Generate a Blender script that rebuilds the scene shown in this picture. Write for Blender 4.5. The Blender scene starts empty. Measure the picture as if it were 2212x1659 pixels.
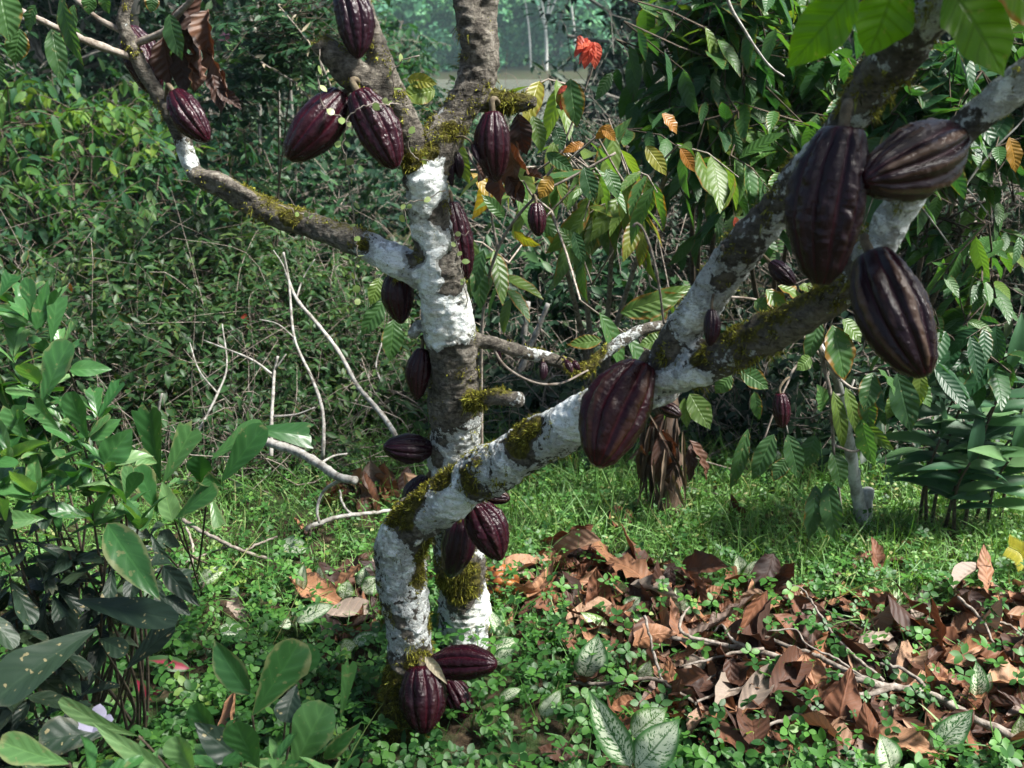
import bpy, math, random
import numpy as np
from mathutils import Vector, Matrix, kdtree, noise as mnoise

random.seed(7)
RNG = np.random.default_rng(11)
scene = bpy.context.scene
COL = scene.collection

# ------------------------------------------------------------------ camera
CAMH = 1.5
PITCH = math.radians(20.0)
FPX, CX, CY = 2171.0, 1106.0, 829.5        # focal length / centre in photo units (2212 wide)
cp, sp = math.cos(PITCH), math.sin(PITCH)

cam_d = bpy.data.cameras.new('camera')
cam = bpy.data.objects.new('camera', cam_d)
COL.objects.link(cam)
cam.location = (0, 0, CAMH)
cam.rotation_euler = (math.pi/2 - PITCH, 0, 0)
cam_d.sensor_width = 36
cam_d.lens = 36*FPX/2212
cam_d.clip_start = 0.05
cam_d.clip_end = 3000
cam_d.dof.use_dof = True
cam_d.dof.focus_distance = 2.15
cam_d.dof.aperture_fstop = 7.0
scene.camera = cam


def at(u, v, Y):
    """photo point -> place at horizontal distance Y in front of the viewer"""
    a = (u-CX)/FPX; b = (CY-v)/FPX
    t = Y/(cp + b*sp)
    return np.array([a*t, Y, CAMH + t*(b*cp - sp)])


def depth(v, Y):
    b = (CY-v)/FPX
    return Y/(cp + b*sp)


def px(v, Y):
    """metres per photo pixel there"""
    return depth(v, Y)/FPX


def gy(v):
    """horizontal distance at which the photo row v meets flat ground"""
    b = (CY-v)/FPX
    return CAMH/(sp - b*cp)*(cp + b*sp)


def proj(P):
    P = np.atleast_2d(P)
    x = P[:, 0]; y = P[:, 1]; z = P[:, 2]-CAMH
    f = y*cp - z*sp; up = y*sp + z*cp
    f = np.maximum(f, 1e-4)
    return CX + FPX*x/f, CY - FPX*up/f


def gz(x, y):
    """terrain height"""
    x = np.asarray(x, float); y = np.asarray(y, float)
    z = 0.012*np.sin(3.1*x+1.0)*np.cos(2.7*y) + 0.008*np.sin(7.3*x-2*y)
    fall = np.clip((y-5.0)/40.0, 0, 1)
    z = z - 3.9*fall**0.85*(1 + 0*x)
    bank = np.clip((y-92.0)/140.0, 0, 1)
    z = np.where(y > 60, np.where(y > 91, -3.9 + np.clip((y-91)/5, 0, 1)*1.6 + 34*bank**1.15, -3.9), z)
    return z


# ------------------------------------------------------------------ mesh helpers
def empty(name, loc=(0, 0, 0)):
    o = bpy.data.objects.new(name, None)
    o.empty_display_size = 0.05
    o.location = loc
    COL.objects.link(o)
    return o


def tag(o, label=None, cat=None, group=None, kind=None):
    if label: o['label'] = label
    if cat: o['category'] = cat
    if group: o['group'] = group
    if kind: o['kind'] = kind
    return o


def mk(name, V, F, mat, parent=None, uv=None, rnd=None, attrs=None, smooth=True, link=True):
    """V (n,3) in world space, F list of (k,4)/(k,3) int arrays. Object origin goes to the parent's place."""
    V = np.asarray(V, np.float32)
    off = np.array(parent.location, np.float32) if parent is not None else np.zeros(3, np.float32)
    if parent is not None and parent.parent is not None:
        off = off + np.array(parent.parent.location, np.float32)
    me = bpy.data.meshes.new(name)
    me.vertices.add(len(V))
    me.vertices.foreach_set('co', (V-off).ravel())
    if not isinstance(F, (list, tuple)): F = [F]
    F = [np.asarray(f, np.int32) for f in F if len(f)]
    loops = np.concatenate([f.ravel() for f in F])
    tot = np.concatenate([np.full(len(f), f.shape[1], np.int32) for f in F])
    start = np.concatenate([[0], np.cumsum(tot)[:-1]]).astype(np.int32)
    me.loops.add(len(loops)); me.loops.foreach_set('vertex_index', loops)
    me.polygons.add(len(tot))
    me.polygons.foreach_set('loop_start', start)
    me.polygons.foreach_set('loop_total', tot)
    if smooth: me.polygons.foreach_set('use_smooth', np.ones(len(tot), bool))
    me.update(calc_edges=True)
    if uv is not None:
        l = me.uv_layers.new(name='UVMap')
        l.data.foreach_set('uv', np.asarray(uv, np.float32)[loops].ravel())
    if rnd is not None:
        a = me.color_attributes.new('rnd', 'FLOAT_COLOR', 'POINT')
        c = np.ones((len(V), 4), np.float32); c[:, :3] = rnd
        a.data.foreach_set('color', c.ravel())
    for k, val in (attrs or {}).items():
        a = me.attributes.new(k, 'FLOAT', 'POINT')
        a.data.foreach_set('value', np.asarray(val, np.float32))
    if mat is not None: me.materials.append(mat)
    if not link: return me
    o = bpy.data.objects.new(name, me)
    COL.objects.link(o)
    if parent is not None: o.parent = parent
    return o


def unit(v):
    v = np.asarray(v, float)
    n = np.linalg.norm(v, axis=-1, keepdims=True)
    return v/np.maximum(n, 1e-9)


def catmull(pts, step):
    """resample control rows (any columns, xyz first) to about step metres"""
    P = np.asarray(pts, float)
    if len(P) == 2:
        n = max(2, int(np.linalg.norm(P[1, :3]-P[0, :3])/step)+1)
        t = np.linspace(0, 1, n)[:, None]
        return P[0]*(1-t)+P[1]*t
    Q = np.vstack([2*P[0]-P[1], P, 2*P[-1]-P[-2]])
    out = []
    for i in range(1, len(Q)-2):
        n = max(2, int(np.linalg.norm(Q[i+1, :3]-Q[i, :3])/step)+1)
        t = np.linspace(0, 1, n, endpoint=False)[:, None]
        p0, p1, p2, p3 = Q[i-1], Q[i], Q[i+1], Q[i+2]
        out.append(0.5*((2*p1)+(-p0+p2)*t+(2*p0-5*p1+4*p2-p3)*t*t+(-p0+3*p1-3*p2+p3)*t**3))
    out.append(P[-1:])
    return np.vstack(out)


def tube(P, R, sides=8, cap=True, lump=0.0, rng=RNG):
    """tube round a polyline; returns V, [quads, tris], uv"""
    P = np.asarray(P, float); R = np.asarray(R, float)
    n = len(P)
    T = unit(np.gradient(P, axis=0))
    N = np.zeros_like(P)
    a = np.cross(T[0], [0.13, 0.31, 0.94])
    if np.linalg.norm(a) < 1e-3: a = np.cross(T[0], [1, 0, 0])
    N[0] = unit(a)
    for i in range(1, n):
        v = N[i-1]-T[i]*np.dot(N[i-1], T[i])
        N[i] = unit(v)
    B = np.cross(T, N)
    th = np.linspace(0, 2*math.pi, sides, endpoint=False)
    ring = np.cos(th)[None, :, None]*N[:, None]+np.sin(th)[None, :, None]*B[:, None]
    r = R[:, None]*np.ones((n, sides))
    if lump: r = r*(1+lump*rng.standard_normal((n, sides)))
    V = (P[:, None]+ring*r[..., None]).reshape(-1, 3)
    i = np.arange(n-1)[:, None]*sides; j = np.arange(sides)[None]; k = (j+1) % sides
    Q = np.stack([i+j, i+k, i+sides+k, i+sides+j], -1).reshape(-1, 4)
    uv = np.stack([np.tile(th/(2*math.pi), n), np.repeat(np.linspace(0, 1, n), sides)], -1)
    F = [Q]
    if cap:
        V = np.vstack([V, P[0]-T[0]*R[0]*0.2, P[-1]+T[-1]*R[-1]*0.25])
        uv = np.vstack([uv, [0, 0], [0, 1]])
        c0, c1 = n*sides, n*sides+1
        j = np.arange(sides); k = (j+1) % sides
        F.append(np.vstack([np.stack([np.full(sides, c0), k, j], -1),
                            np.stack([np.full(sides, c1), (n-1)*sides+j, (n-1)*sides+k], -1)]))
    return V, F, uv


class Bag:
    """collects pieces into one mesh"""
    def __init__(s):
        s.V, s.Q, s.T, s.uv, s.r, s.n = [], [], [], [], [], 0

    def add(s, V, F, uv=None, rnd=None):
        for f in (F if isinstance(F, (list, tuple)) else [F]):
            if len(f): (s.Q if f.shape[1] == 4 else s.T).append(f+s.n)
        s.V.append(V)
        s.uv.append(uv if uv is not None else np.zeros((len(V), 2)))
        s.r.append(rnd if rnd is not None else np.full((len(V), 3), .5))
        s.n += len(V)
        return s

    def tube(s, P, R, sides=6, cap=True, lump=0.0, rnd=None):
        P = np.asarray(P, float)
        if np.isscalar(R): R = np.full(len(P), R)
        V, F, uv = tube(P, R, sides, cap, lump)
        if rnd is None: rnd = RNG.random(3)
        return s.add(V, F, uv, np.tile(rnd, (len(V), 1)))

    def build(s, name, mat, parent=None, **k):
        F = []
        if s.Q: F.append(np.vstack(s.Q))
        if s.T: F.append(np.vstack(s.T))
        return mk(name, np.vstack(s.V), F, mat, parent, uv=np.vstack(s.uv), rnd=np.vstack(s.r), **k)


# ------------------------------------------------------------------ leaves
def width_profile(shape, v):
    if shape == 'cacao':      # long ellipse with drawn-out tip
        w = np.sin(math.pi*np.clip(v, 0, 1)**0.92)**0.75*(1-0.35*v**3)
        w = np.where(v > .86, w*np.clip((1.02-v)/.16, 0, 1)**.5, w)
    elif shape == 'obovate':
        w = np.clip(v*1.45, 0, 1)**0.85*np.sqrt(np.clip(1-((v-.68)/.34).clip(0)**2.4, 0, 1))
    elif shape == 'lance':
        w = np.sin(math.pi*v**0.8)**0.9*(1-.25*v)
    elif shape == 'oval':
        w = np.sin(math.pi*v**0.9)**0.6
    elif shape == 'heart':
        w = np.sqrt(np.clip(v*5, 0, 1))*np.clip(1-v, 0, 1)**.62*1.25
    elif shape == 'blade':
        w = np.clip(1-v, 0, 1)**.6*np.clip(.5+v*2, 0, 1)
    else:
        w = np.sin(math.pi*v)
    return np.maximum(w, 0.012)


def template(shape, ns=6, nc=1, fold=.25, curl=0.0, wave=0.0, nw=4, seed=0, ragged=0.0, crumple=0.0):
    """leaf on the y axis, length 1, width 1 at its widest"""
    r = np.random.default_rng(seed)
    v = np.linspace(0, 1, ns+1)
    w = width_profile(shape, v)
    j = np.linspace(-1, 1, 2*nc+1)
    x = .5*w[:, None]*j[None]
    if ragged:
        cut = 1-ragged*np.clip(r.standard_normal((ns+1, 2)).cumsum(0)*.35+r.random((ns+1, 2))-.3, 0, 1)
        cut[0] = 1
        x[:, :nc] *= cut[:, :1]; x[:, nc+1:] *= cut[:, 1:]
    z = fold*np.abs(x)+curl*(j[None]**2)*w[:, None]*.5
    if wave:
        ph = r.random(2)*6
        e = np.abs(j)**1.5
        z = z+wave*e[None]*np.where(j[None] < 0, np.sin(v*nw*6.28+ph[0])[:, None], np.sin(v*nw*6.28+ph[1])[:, None])*w[:, None]
    vv = np.repeat(v[:, None], 2*nc+1, 1)
    if crumple:
        z = z+crumple*r.standard_normal(z.shape)*(.3+np.abs(j)[None])
    m = 2*nc+1
    i = np.arange(ns)[:, None]*m; c = np.arange(m-1)[None]
    F = np.stack([i+c, i+c+1, i+m+c+1, i+m+c], -1).reshape(-1, 4)
    uv = np.stack([np.repeat((j*.5+.5)[None], ns+1, 0).ravel(), vv.ravel()], -1)
    return dict(x=x.ravel(), v=vv.ravel(), z=z.ravel(), F=F, uv=uv, M=x.size)


def leaves(T, P, D, N, L, W, bend=None, rnd=None, twist=None):
    """many leaves from one template. L length, W width in metres. bend: radians of droop along the leaf"""
    P = np.atleast_2d(P); n = len(P)
    D = unit(np.broadcast_to(D, (n, 3))); N = np.broadcast_to(N, (n, 3))
    N = N-D*np.sum(N*D, 1, keepdims=True)
    bad = np.linalg.norm(N, axis=1) < 1e-3
    if bad.any():
        N = N.copy(); N[bad] = np.cross(D[bad], [1, .2, .3])
    N = unit(N); X = np.cross(D, N)
    L = np.broadcast_to(L, (n,))[:, None]; W = np.broadcast_to(W, (n,))[:, None]
    b = np.zeros(n) if bend is None else np.broadcast_to(bend, (n,))
    b = np.where(np.abs(b) < 1e-3, 1e-3, b)[:, None]
    v = T['v'][None]; bv = b*v
    cy = np.sin(bv)/b; cz = (np.cos(bv)-1)/b
    Nn = np.cos(bv)[..., None]*N[:, None]+np.sin(bv)[..., None]*D[:, None]
    Xn = X[:, None]
    if twist is not None:
        tw = np.broadcast_to(twist, (n,))[:, None]*v
        Xn, Nn = (np.cos(tw)[..., None]*Xn+np.sin(tw)[..., None]*Nn,
                  np.cos(tw)[..., None]*Nn-np.sin(tw)[..., None]*Xn)
    V = (P[:, None]+(L*cy)[..., None]*D[:, None]+(L*cz)[..., None]*N[:, None]
         + (W*T['x'][None])[..., None]*Xn+(W*T['z'][None])[..., None]*Nn)
    M = T['M']
    F = (T['F'][None]+(np.arange(n)*M)[:, None, None]).reshape(-1, 4)
    if rnd is None: rnd = RNG.random((n, 3))
    return V.reshape(-1, 3), F, np.tile(T['uv'], (n, 1)), np.repeat(rnd, M, 0)


# ------------------------------------------------------------------ materials
class NT:
    def __init__(s, name):
        s.m = bpy.data.materials.new(name); s.m.use_nodes = True
        s.t = s.m.node_tree; s.t.nodes.clear()
        s.out = s.n('ShaderNodeOutputMaterial')

    def n(s, typ, **k):
        nd = s.t.nodes.new(typ)
        for a, b in k.items(): setattr(nd, a, b)
        return nd

    def l(s, a, b): s.t.links.new(a, b)

    def setin(s, sock, val):
        if hasattr(val, 'is_output'): s.l(val, sock)
        elif isinstance(val, (tuple, list)) and len(val) == 3 and sock.type == 'RGBA': sock.default_value = (*val, 1)
        else: sock.default_value = val

    def math(s, op, a, b=None, c=None, clamp=False):
        nd = s.n('ShaderNodeMath', operation=op, use_clamp=clamp)
        s.setin(nd.inputs[0], a)
        if b is not None: s.setin(nd.inputs[1], b)
        if c is not None: s.setin(nd.inputs[2], c)
        return nd.outputs[0]

    def mix(s, f, a, b, blend='MIX'):
        nd = s.n('ShaderNodeMix', data_type='RGBA', blend_type=blend)
        s.setin(nd.inputs['Factor'], f)
        s.setin(nd.inputs[6], a); s.setin(nd.inputs[7], b)
        return nd.outputs[2]

    def ramp(s, f, stops, interp='LINEAR'):
        nd = s.n('ShaderNodeValToRGB'); cr = nd.color_ramp; cr.interpolation = interp
        while len(cr.elements) < len(stops): cr.elements.new(.5)
        for e, (p, c) in zip(cr.elements, stops):
            e.position = p; e.color = (*c, 1) if not np.isscalar(c) else (c, c, c, 1)
        s.setin(nd.inputs[0], f)
        return nd.outputs[0]

    def noise(s, scale, detail=4, rough=.6, vec=None, dist=0.0):
        nd = s.n('ShaderNodeTexNoise'); nd.inputs['Scale'].default_value = scale
        nd.inputs['Detail'].default_value = detail; nd.inputs['Roughness'].default_value = rough
        nd.inputs['Distortion'].default_value = dist
        if vec is not None: s.l(vec, nd.inputs['Vector'])
        return nd.outputs['Fac']

    def obj(s): return s.n('ShaderNodeTexCoord').outputs['Object']

    def attr(s, name): return s.n('ShaderNodeAttribute', attribute_name=name)

    def smooth(s, x, lo, hi):
        nd = s.n('ShaderNodeMapRange', interpolation_type='SMOOTHSTEP')
        s.setin(nd.inputs[0], x); nd.inputs[1].default_value = lo; nd.inputs[2].default_value = hi
        return nd.outputs[0]

    def bump(s, h, strength=.3, dist=.01, normal=None):
        nd = s.n('ShaderNodeBump'); nd.inputs['Strength'].default_value = strength
        nd.inputs['Distance'].default_value = dist
        s.setin(nd.inputs['Height'], h)
        if normal is not None: s.l(normal, nd.inputs['Normal'])
        return nd.outputs[0]

    def bsdf(s, color, rough=.6, spec=.4, normal=None, coat=0.0, coat_rough=.2):
        b = s.n('ShaderNodeBsdfPrincipled')
        s.setin(b.inputs['Base Color'], color); s.setin(b.inputs['Roughness'], rough)
        s.setin(b.inputs['Specular IOR Level'], spec)
        if coat:
            b.inputs['Coat Weight'].default_value = coat; b.inputs['Coat Roughness'].default_value = coat_rough
        if normal is not None: s.l(normal, b.inputs['Normal'])
        return b.outputs[0]

    def done(s, sh):
        s.l(sh, s.out.inputs['Surface']); return s.m


def sc(c, k): return tuple(x*k for x in c)


def leaf_mat(name, stops, trans=.4, tcol=(1.3, 1.35, .5), rough=.42, spec=.45, nv=9, vein=.35, rib=.25, slant=.9,
             edge=(.20, .11, .02), edge_amt=.15, spots=0.0, vcol=(2.1, 1.9, 1.7)):
    """stops: colour ramp over each leaf's own random number"""
    s = NT(name)
    at_ = s.attr('rnd'); sep = s.n('ShaderNodeSeparateColor'); s.l(at_.outputs['Color'], sep.inputs[0])
    base = s.ramp(sep.outputs[0], stops)
    uvn = s.n('ShaderNodeUVMap'); uv = s.n('ShaderNodeSeparateXYZ'); s.l(uvn.outputs[0], uv.inputs[0])
    a = s.math('ABSOLUTE', s.math('MULTIPLY_ADD', uv.outputs[0], 2.0, -1.0))
    v = uv.outputs[1]
    n1 = s.noise(35, 3, .6, s.obj())
    base = s.mix(s.math('MULTIPLY', s.smooth(n1, .35, .75), .45), base, s.mix(1.0, base, (.62, .72, .6), 'MULTIPLY'))
    h = None
    if nv:
        ph = s.math('SUBTRACT', s.math('MULTIPLY', v, float(nv)), s.math('MULTIPLY', a, slant*1.5))
        tri = s.math('ABSOLUTE', s.math('SUBTRACT', s.math('FRACT', ph), .5))      # .5 on the vein
        line = s.smooth(tri, .40, .5)
        mid = s.smooth(a, .10, .02)
        lines = s.math('MAXIMUM', line, mid)
        base = s.mix(s.math('MULTIPLY', lines, vein), base, s.mix(1.0, base, vcol, 'MULTIPLY'))
        h = s.math('SUBTRACT', s.math('MULTIPLY', s.math('SINE', s.math('MULTIPLY', ph, 6.2832)), -.5), mid)
    if edge_amt:
        e = s.math('ADD', s.math('MULTIPLY', s.math('MAXIMUM', a, s.math('POWER', v, 3.0)), .55), s.math('MULTIPLY', n1, .6))
        e = s.math('ADD', e, s.math('MULTIPLY', sep.outputs[1], .35))
        base = s.mix(s.math('MULTIPLY', s.smooth(e, 1.02, 1.16), min(1, edge_amt*4)), base, edge)
    if spots:
        sn = s.noise(90, 2, .5, s.obj())
        base = s.mix(s.math('MULTIPLY', s.smooth(sn, .66, .70), spots), base, (.30, .25, .13))
    nrm = s.bump(h, rib, .004) if h is not None else None
    b = s.bsdf(base, rough, spec, nrm)
    if trans <= 0: return s.done(b)
    t = s.n('ShaderNodeBsdfTranslucent')
    s.l(s.mix(1.0, base, tcol, 'MULTIPLY'), t.inputs[0])
    if nrm is not None: s.l(nrm, t.inputs['Normal'])
    mx = s.n('ShaderNodeMixShader'); mx.inputs[0].default_value = trans
    s.l(b, mx.inputs[1]); s.l(t.outputs[0], mx.inputs[2])
    return s.done(mx.outputs[0])


def simple_mat(name, c1, c2, scale=20, rough=.8, spec=.2, bump=.4, bdist=.006, stretch=None, by_rnd=0.0):
    s = NT(name)
    vec = s.obj()
    if stretch:
        mp = s.n('ShaderNodeMapping'); mp.inputs['Scale'].default_value = stretch
        s.l(vec, mp.inputs[0]); vec = mp.outputs[0]
    n = s.noise(scale, 6, .65, vec)
    f = s.smooth(n, .3, .7)
    c = s.mix(f, c1, c2)
    if by_rnd:
        sep = s.n('ShaderNodeSeparateColor'); s.l(s.attr('rnd').outputs['Color'], sep.inputs[0])
        c = s.mix(s.math('MULTIPLY', sep.outputs[0], by_rnd), c, s.mix(1.0, c, (.35, .35, .35), 'MULTIPLY'))
    return s.done(s.bsdf(c, rough, spec, s.bump(n, bump, bdist)))


GREEN_COOL = [(0, (.018, .055, .026)), (.5, (.03, .085, .03)), (.85, (.055, .13, .035)), (1, (.10, .17, .03))]
M = {}
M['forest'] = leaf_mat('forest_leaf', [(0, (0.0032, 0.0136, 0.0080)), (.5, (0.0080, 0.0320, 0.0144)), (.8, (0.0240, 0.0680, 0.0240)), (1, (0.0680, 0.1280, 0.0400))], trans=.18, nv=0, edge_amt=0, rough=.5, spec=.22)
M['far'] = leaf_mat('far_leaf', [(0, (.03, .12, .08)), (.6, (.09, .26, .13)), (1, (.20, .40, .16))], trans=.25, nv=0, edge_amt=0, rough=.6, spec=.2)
M['yellowgreen'] = leaf_mat('yellow_green_leaf', [(0, (0.0102, 0.0408, 0.0238)), (.5, (0.0255, 0.0850, 0.0357)), (.76, (0.0595, 0.1445, 0.0340)), (1, (0.1275, 0.2040, 0.0298))], trans=.42, nv=7, vein=.3, edge_amt=.1, spec=.22, rough=.5)
M['bramble'] = leaf_mat('bramble_leaf', [(0, (0.0094, 0.0281, 0.0101)), (.5, (0.0250, 0.0663, 0.0187)), (.85, (0.0780, 0.1326, 0.0351)), (.97, (0.1326, 0.1950, 0.0702)), (1, (0.1950, 0.1560, 0.0312))], trans=.24, nv=0, edge_amt=.1, rough=.45, spec=.22)
M['fine'] = leaf_mat('fine_leaf', [(0, (0.0048, 0.0160, 0.0088)), (.6, (0.0136, 0.0384, 0.0176)), (1, (0.0680, 0.1040, 0.0440))], trans=.18, nv=0, edge_amt=0, spec=.22, rough=.5)
M['coffee'] = leaf_mat('coffee_leaf', [(0, (.014, .055, .028)), (.5, (.026, .085, .03)), (.85, (.06, .14, .03)), (1, (.16, .20, .025))], trans=.42, nv=9, vein=.14, rib=.3, edge_amt=.12)
M['cacao'] = leaf_mat('cacao_leaf', [(0, (.03, .08, .03)), (.5, (.055, .13, .035)), (.75, (.11, .17, .03)), (.92, (.22, .20, .02)), (1, (.28, .15, .02))], trans=.45, nv=8, vein=.22, rib=.3, edge_amt=.25, spots=.4)
M['canopy'] = leaf_mat('canopy_leaf', [(0, (.08, .20, .012)), (.6, (.12, .25, .012)), (1, (.20, .28, .012))], trans=.62, tcol=(1.9, 2.0, .4), nv=7, vein=.6, rib=.3, edge=(.30, .14, .01), edge_amt=.35, spots=.3, vcol=(.45, .5, .5))
M['orange'] = leaf_mat('orange_leaf', [(0, (.22, .07, .015)), (.6, (.30, .13, .02)), (1, (.30, .19, .03))], trans=.45, tcol=(1.3, 1.1, .5), nv=9, vein=.3, edge_amt=.3)
M['red'] = leaf_mat('red_leaf', [(0, (.42, .06, .035)), (1, (.60, .13, .07))], trans=.4, tcol=(1.3, .8, .6), nv=8, vein=.3, edge_amt=0)
M['shrub'] = leaf_mat('shrub_leaf', [(0, (.026, .095, .026)), (.5, (.052, .15, .045)), (.85, (.11, .23, .08)), (1, (.19, .31, .14))], trans=.35, tcol=(1.2, 1.35, .3), nv=5, vein=.22, rib=.12, edge=(.36, .31, .16), edge_amt=.10, spots=.35, rough=.34, spec=.42)
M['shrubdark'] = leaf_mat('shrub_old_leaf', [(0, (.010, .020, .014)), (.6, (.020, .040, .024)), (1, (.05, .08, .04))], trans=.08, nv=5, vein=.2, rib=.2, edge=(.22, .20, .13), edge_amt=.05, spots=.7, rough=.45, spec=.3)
M['ginger'] = leaf_mat('ginger_leaf', [(0, (.022, .07, .035)), (.6, (.05, .13, .055)), (1, (.11, .21, .08))], trans=.35, nv=0, edge_amt=0, rough=.5, spec=.28)
M['clover'] = leaf_mat('clover_leaf', [(0, (.022, .085, .018)), (.45, (.05, .155, .027)), (.88, (.09, .235, .038)), (1, (.18, .28, .05))], trans=.38, nv=0, edge_amt=0, rough=.5)
M['grass'] = leaf_mat('grass_blade', [(0, (.06, .15, .035)), (.6, (.11, .24, .05)), (.9, (.17, .30, .085)), (1, (.34, .31, .14))], trans=.3, nv=0, edge_amt=0, rough=.5)
M['dry'] = leaf_mat('dry_leaf', [(0, (.020, .010, .008)), (.2, (.075, .033, .020)), (.42, (.155, .064, .034)), (.68, (.25, .12, .064)), (.86, (.34, .195, .115)), (.93, (.15, .11, .095)), (1, (.27, .215, .175))], trans=.12, tcol=(1.2, .8, .5), nv=8, vein=.22, rib=.32, edge=(.05, .025, .015), edge_amt=.4, rough=.6, spec=.3)
M['drydark'] = leaf_mat('dry_dark_leaf', [(0, (.025, .012, .009)), (.5, (.06, .026, .017)), (.9, (.12, .055, .028)), (1, (.22, .11, .03))], trans=.15, tcol=(1.4, .8, .4), nv=8, vein=.22, rib=.35, edge=(.03, .015, .01), edge_amt=.3, rough=.6)
M['pale'] = leaf_mat('pale_dead_leaf', [(0, (.30, .26, .18)), (1, (.45, .40, .30))], trans=.2, nv=8, edge_amt=0)
M['sheath'] = leaf_mat('dry_sheath', [(0, (.025, .016, .011)), (.6, (.07, .045, .03)), (1, (.15, .11, .075))], trans=.1, nv=0, edge_amt=0, rough=.7)
M['vine'] = leaf_mat('vine_leaf', [(0, (.16, .24, .07)), (1, (.30, .36, .15))], trans=.3, nv=0, edge_amt=0, rough=.4)
M['fern'] = leaf_mat('fern_leaf', [(0, (.05, .12, .04)), (1, (.12, .20, .08))], trans=.3, nv=0, edge_amt=0)
M['yellow'] = leaf_mat('yellow_leaf', [(0, (.30, .28, .02)), (1, (.42, .38, .04))], trans=.4, nv=6, edge_amt=.1)
M['twig'] = simple_mat('twig_bark', (.10, .075, .055), (.34, .30, .26), 60, by_rnd=.6)
M['twigmid'] = simple_mat('thicket_twig', (.05, .04, .03), (.20, .17, .14), 40, by_rnd=.6)
M['twigpale'] = simple_mat('pale_twig_bark', (.14, .125, .105), (.42, .41, .38), 45, by_rnd=.4)
M['twigdark'] = simple_mat('dark_twig_bark', (.03, .025, .02), (.11, .085, .06), 60, by_rnd=.3)
M['greenstem'] = simple_mat('green_stem', (.03, .06, .02), (.09, .14, .05), 30, rough=.5, spec=.4)
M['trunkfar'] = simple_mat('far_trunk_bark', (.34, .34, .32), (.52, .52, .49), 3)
M['trunkforest'] = simple_mat('forest_trunk_bark', (.10, .09, .07), (.28, .27, .24), 8)
M['post'] = simple_mat('pale_bark', (.12, .12, .10), (.55, .58, .58), 16, stretch=(1, 1, .5))
M['banana'] = simple_mat('dead_banana_bark', (.02, .014, .010), (.10, .065, .045), 30, stretch=(1, 1, .15), bump=.8)
M['husk'] = simple_mat('dead_sheath', (.16, .10, .06), (.42, .32, .22), 20, stretch=(1, 1, .2))


def varieg_mat():
    s = NT('variegated_leaf')
    sep = s.n('ShaderNodeSeparateColor'); s.l(s.attr('rnd').outputs['Color'], sep.inputs[0])
    base = s.ramp(sep.outputs[0], [(0, (.04, .15, .04)), (.6, (.075, .21, .055)), (1, (.15, .28, .05))])
    uvn = s.n('ShaderNodeUVMap'); uv = s.n('ShaderNodeSeparateXYZ'); s.l(uvn.outputs[0], uv.inputs[0])
    sg = s.math('MULTIPLY_ADD', uv.outputs[0], 2.0, -1.0)
    a = s.math('ABSOLUTE', sg); v = uv.outputs[1]
    cb = s.n('ShaderNodeCombineXYZ')
    s.setin(cb.inputs[0], s.math('MULTIPLY', sg, 4.5))
    s.setin(cb.inputs[1], s.math('MULTIPLY', s.math('SUBTRACT', v, s.math('MULTIPLY', a, .22)), 26.0))
    s.setin(cb.inputs[2], s.math('MULTIPLY', sep.outputs[1], 40.0))
    n = s.noise(1.0, 3, .7, cb.outputs[0])
    body = s.math('MULTIPLY', s.smooth(a, .95, .55), s.smooth(v, .99, .80))
    f = s.math('MULTIPLY', s.smooth(s.math('ADD', n, s.math('MULTIPLY', sep.outputs[2], .10)), .465, .525), body)
    mid = s.smooth(a, .07, .02)
    f = s.math('MULTIPLY', f, s.math('SUBTRACT', 1.0, s.math('MULTIPLY', mid, .8)))
    c = s.mix(s.math('MULTIPLY', f, .92), base, (.74, .80, .60))
    nr = s.bump(s.math('SUBTRACT', n, mid), .25, .003)
    b = s.bsdf(c, .42, .45, nr)
    t = s.n('ShaderNodeBsdfTranslucent'); s.l(c, t.inputs[0])
    mx = s.n('ShaderNodeMixShader'); mx.inputs[0].default_value = .3
    s.l(b, mx.inputs[1]); s.l(t.outputs[0], mx.inputs[2])
    return s.done(mx.outputs[0])


def redcal_mat():
    s = NT('red_centred_leaf')
    uvn = s.n('ShaderNodeUVMap'); uv = s.n('ShaderNodeSeparateXYZ'); s.l(uvn.outputs[0], uv.inputs[0])
    a = s.math('ABSOLUTE', s.math('MULTIPLY_ADD', uv.outputs[0], 2.0, -1.0))
    n = s.noise(60, 3, .6, s.obj())
    e = s.math('ADD', s.math('ADD', a, s.math('POWER', uv.outputs[1], 3.0)), s.math('MULTIPLY', n, .5))
    c = s.mix(s.smooth(e, .55, 1.0), (.32, .03, .06), (.05, .12, .035))
    b = s.bsdf(c, .45, .4)
    t = s.n('ShaderNodeBsdfTranslucent'); s.l(c, t.inputs[0])
    mx = s.n('ShaderNodeMixShader'); mx.inputs[0].default_value = .3
    s.l(b, mx.inputs[1]); s.l(t.outputs[0], mx.inputs[2])
    return s.done(mx.outputs[0])


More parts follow.
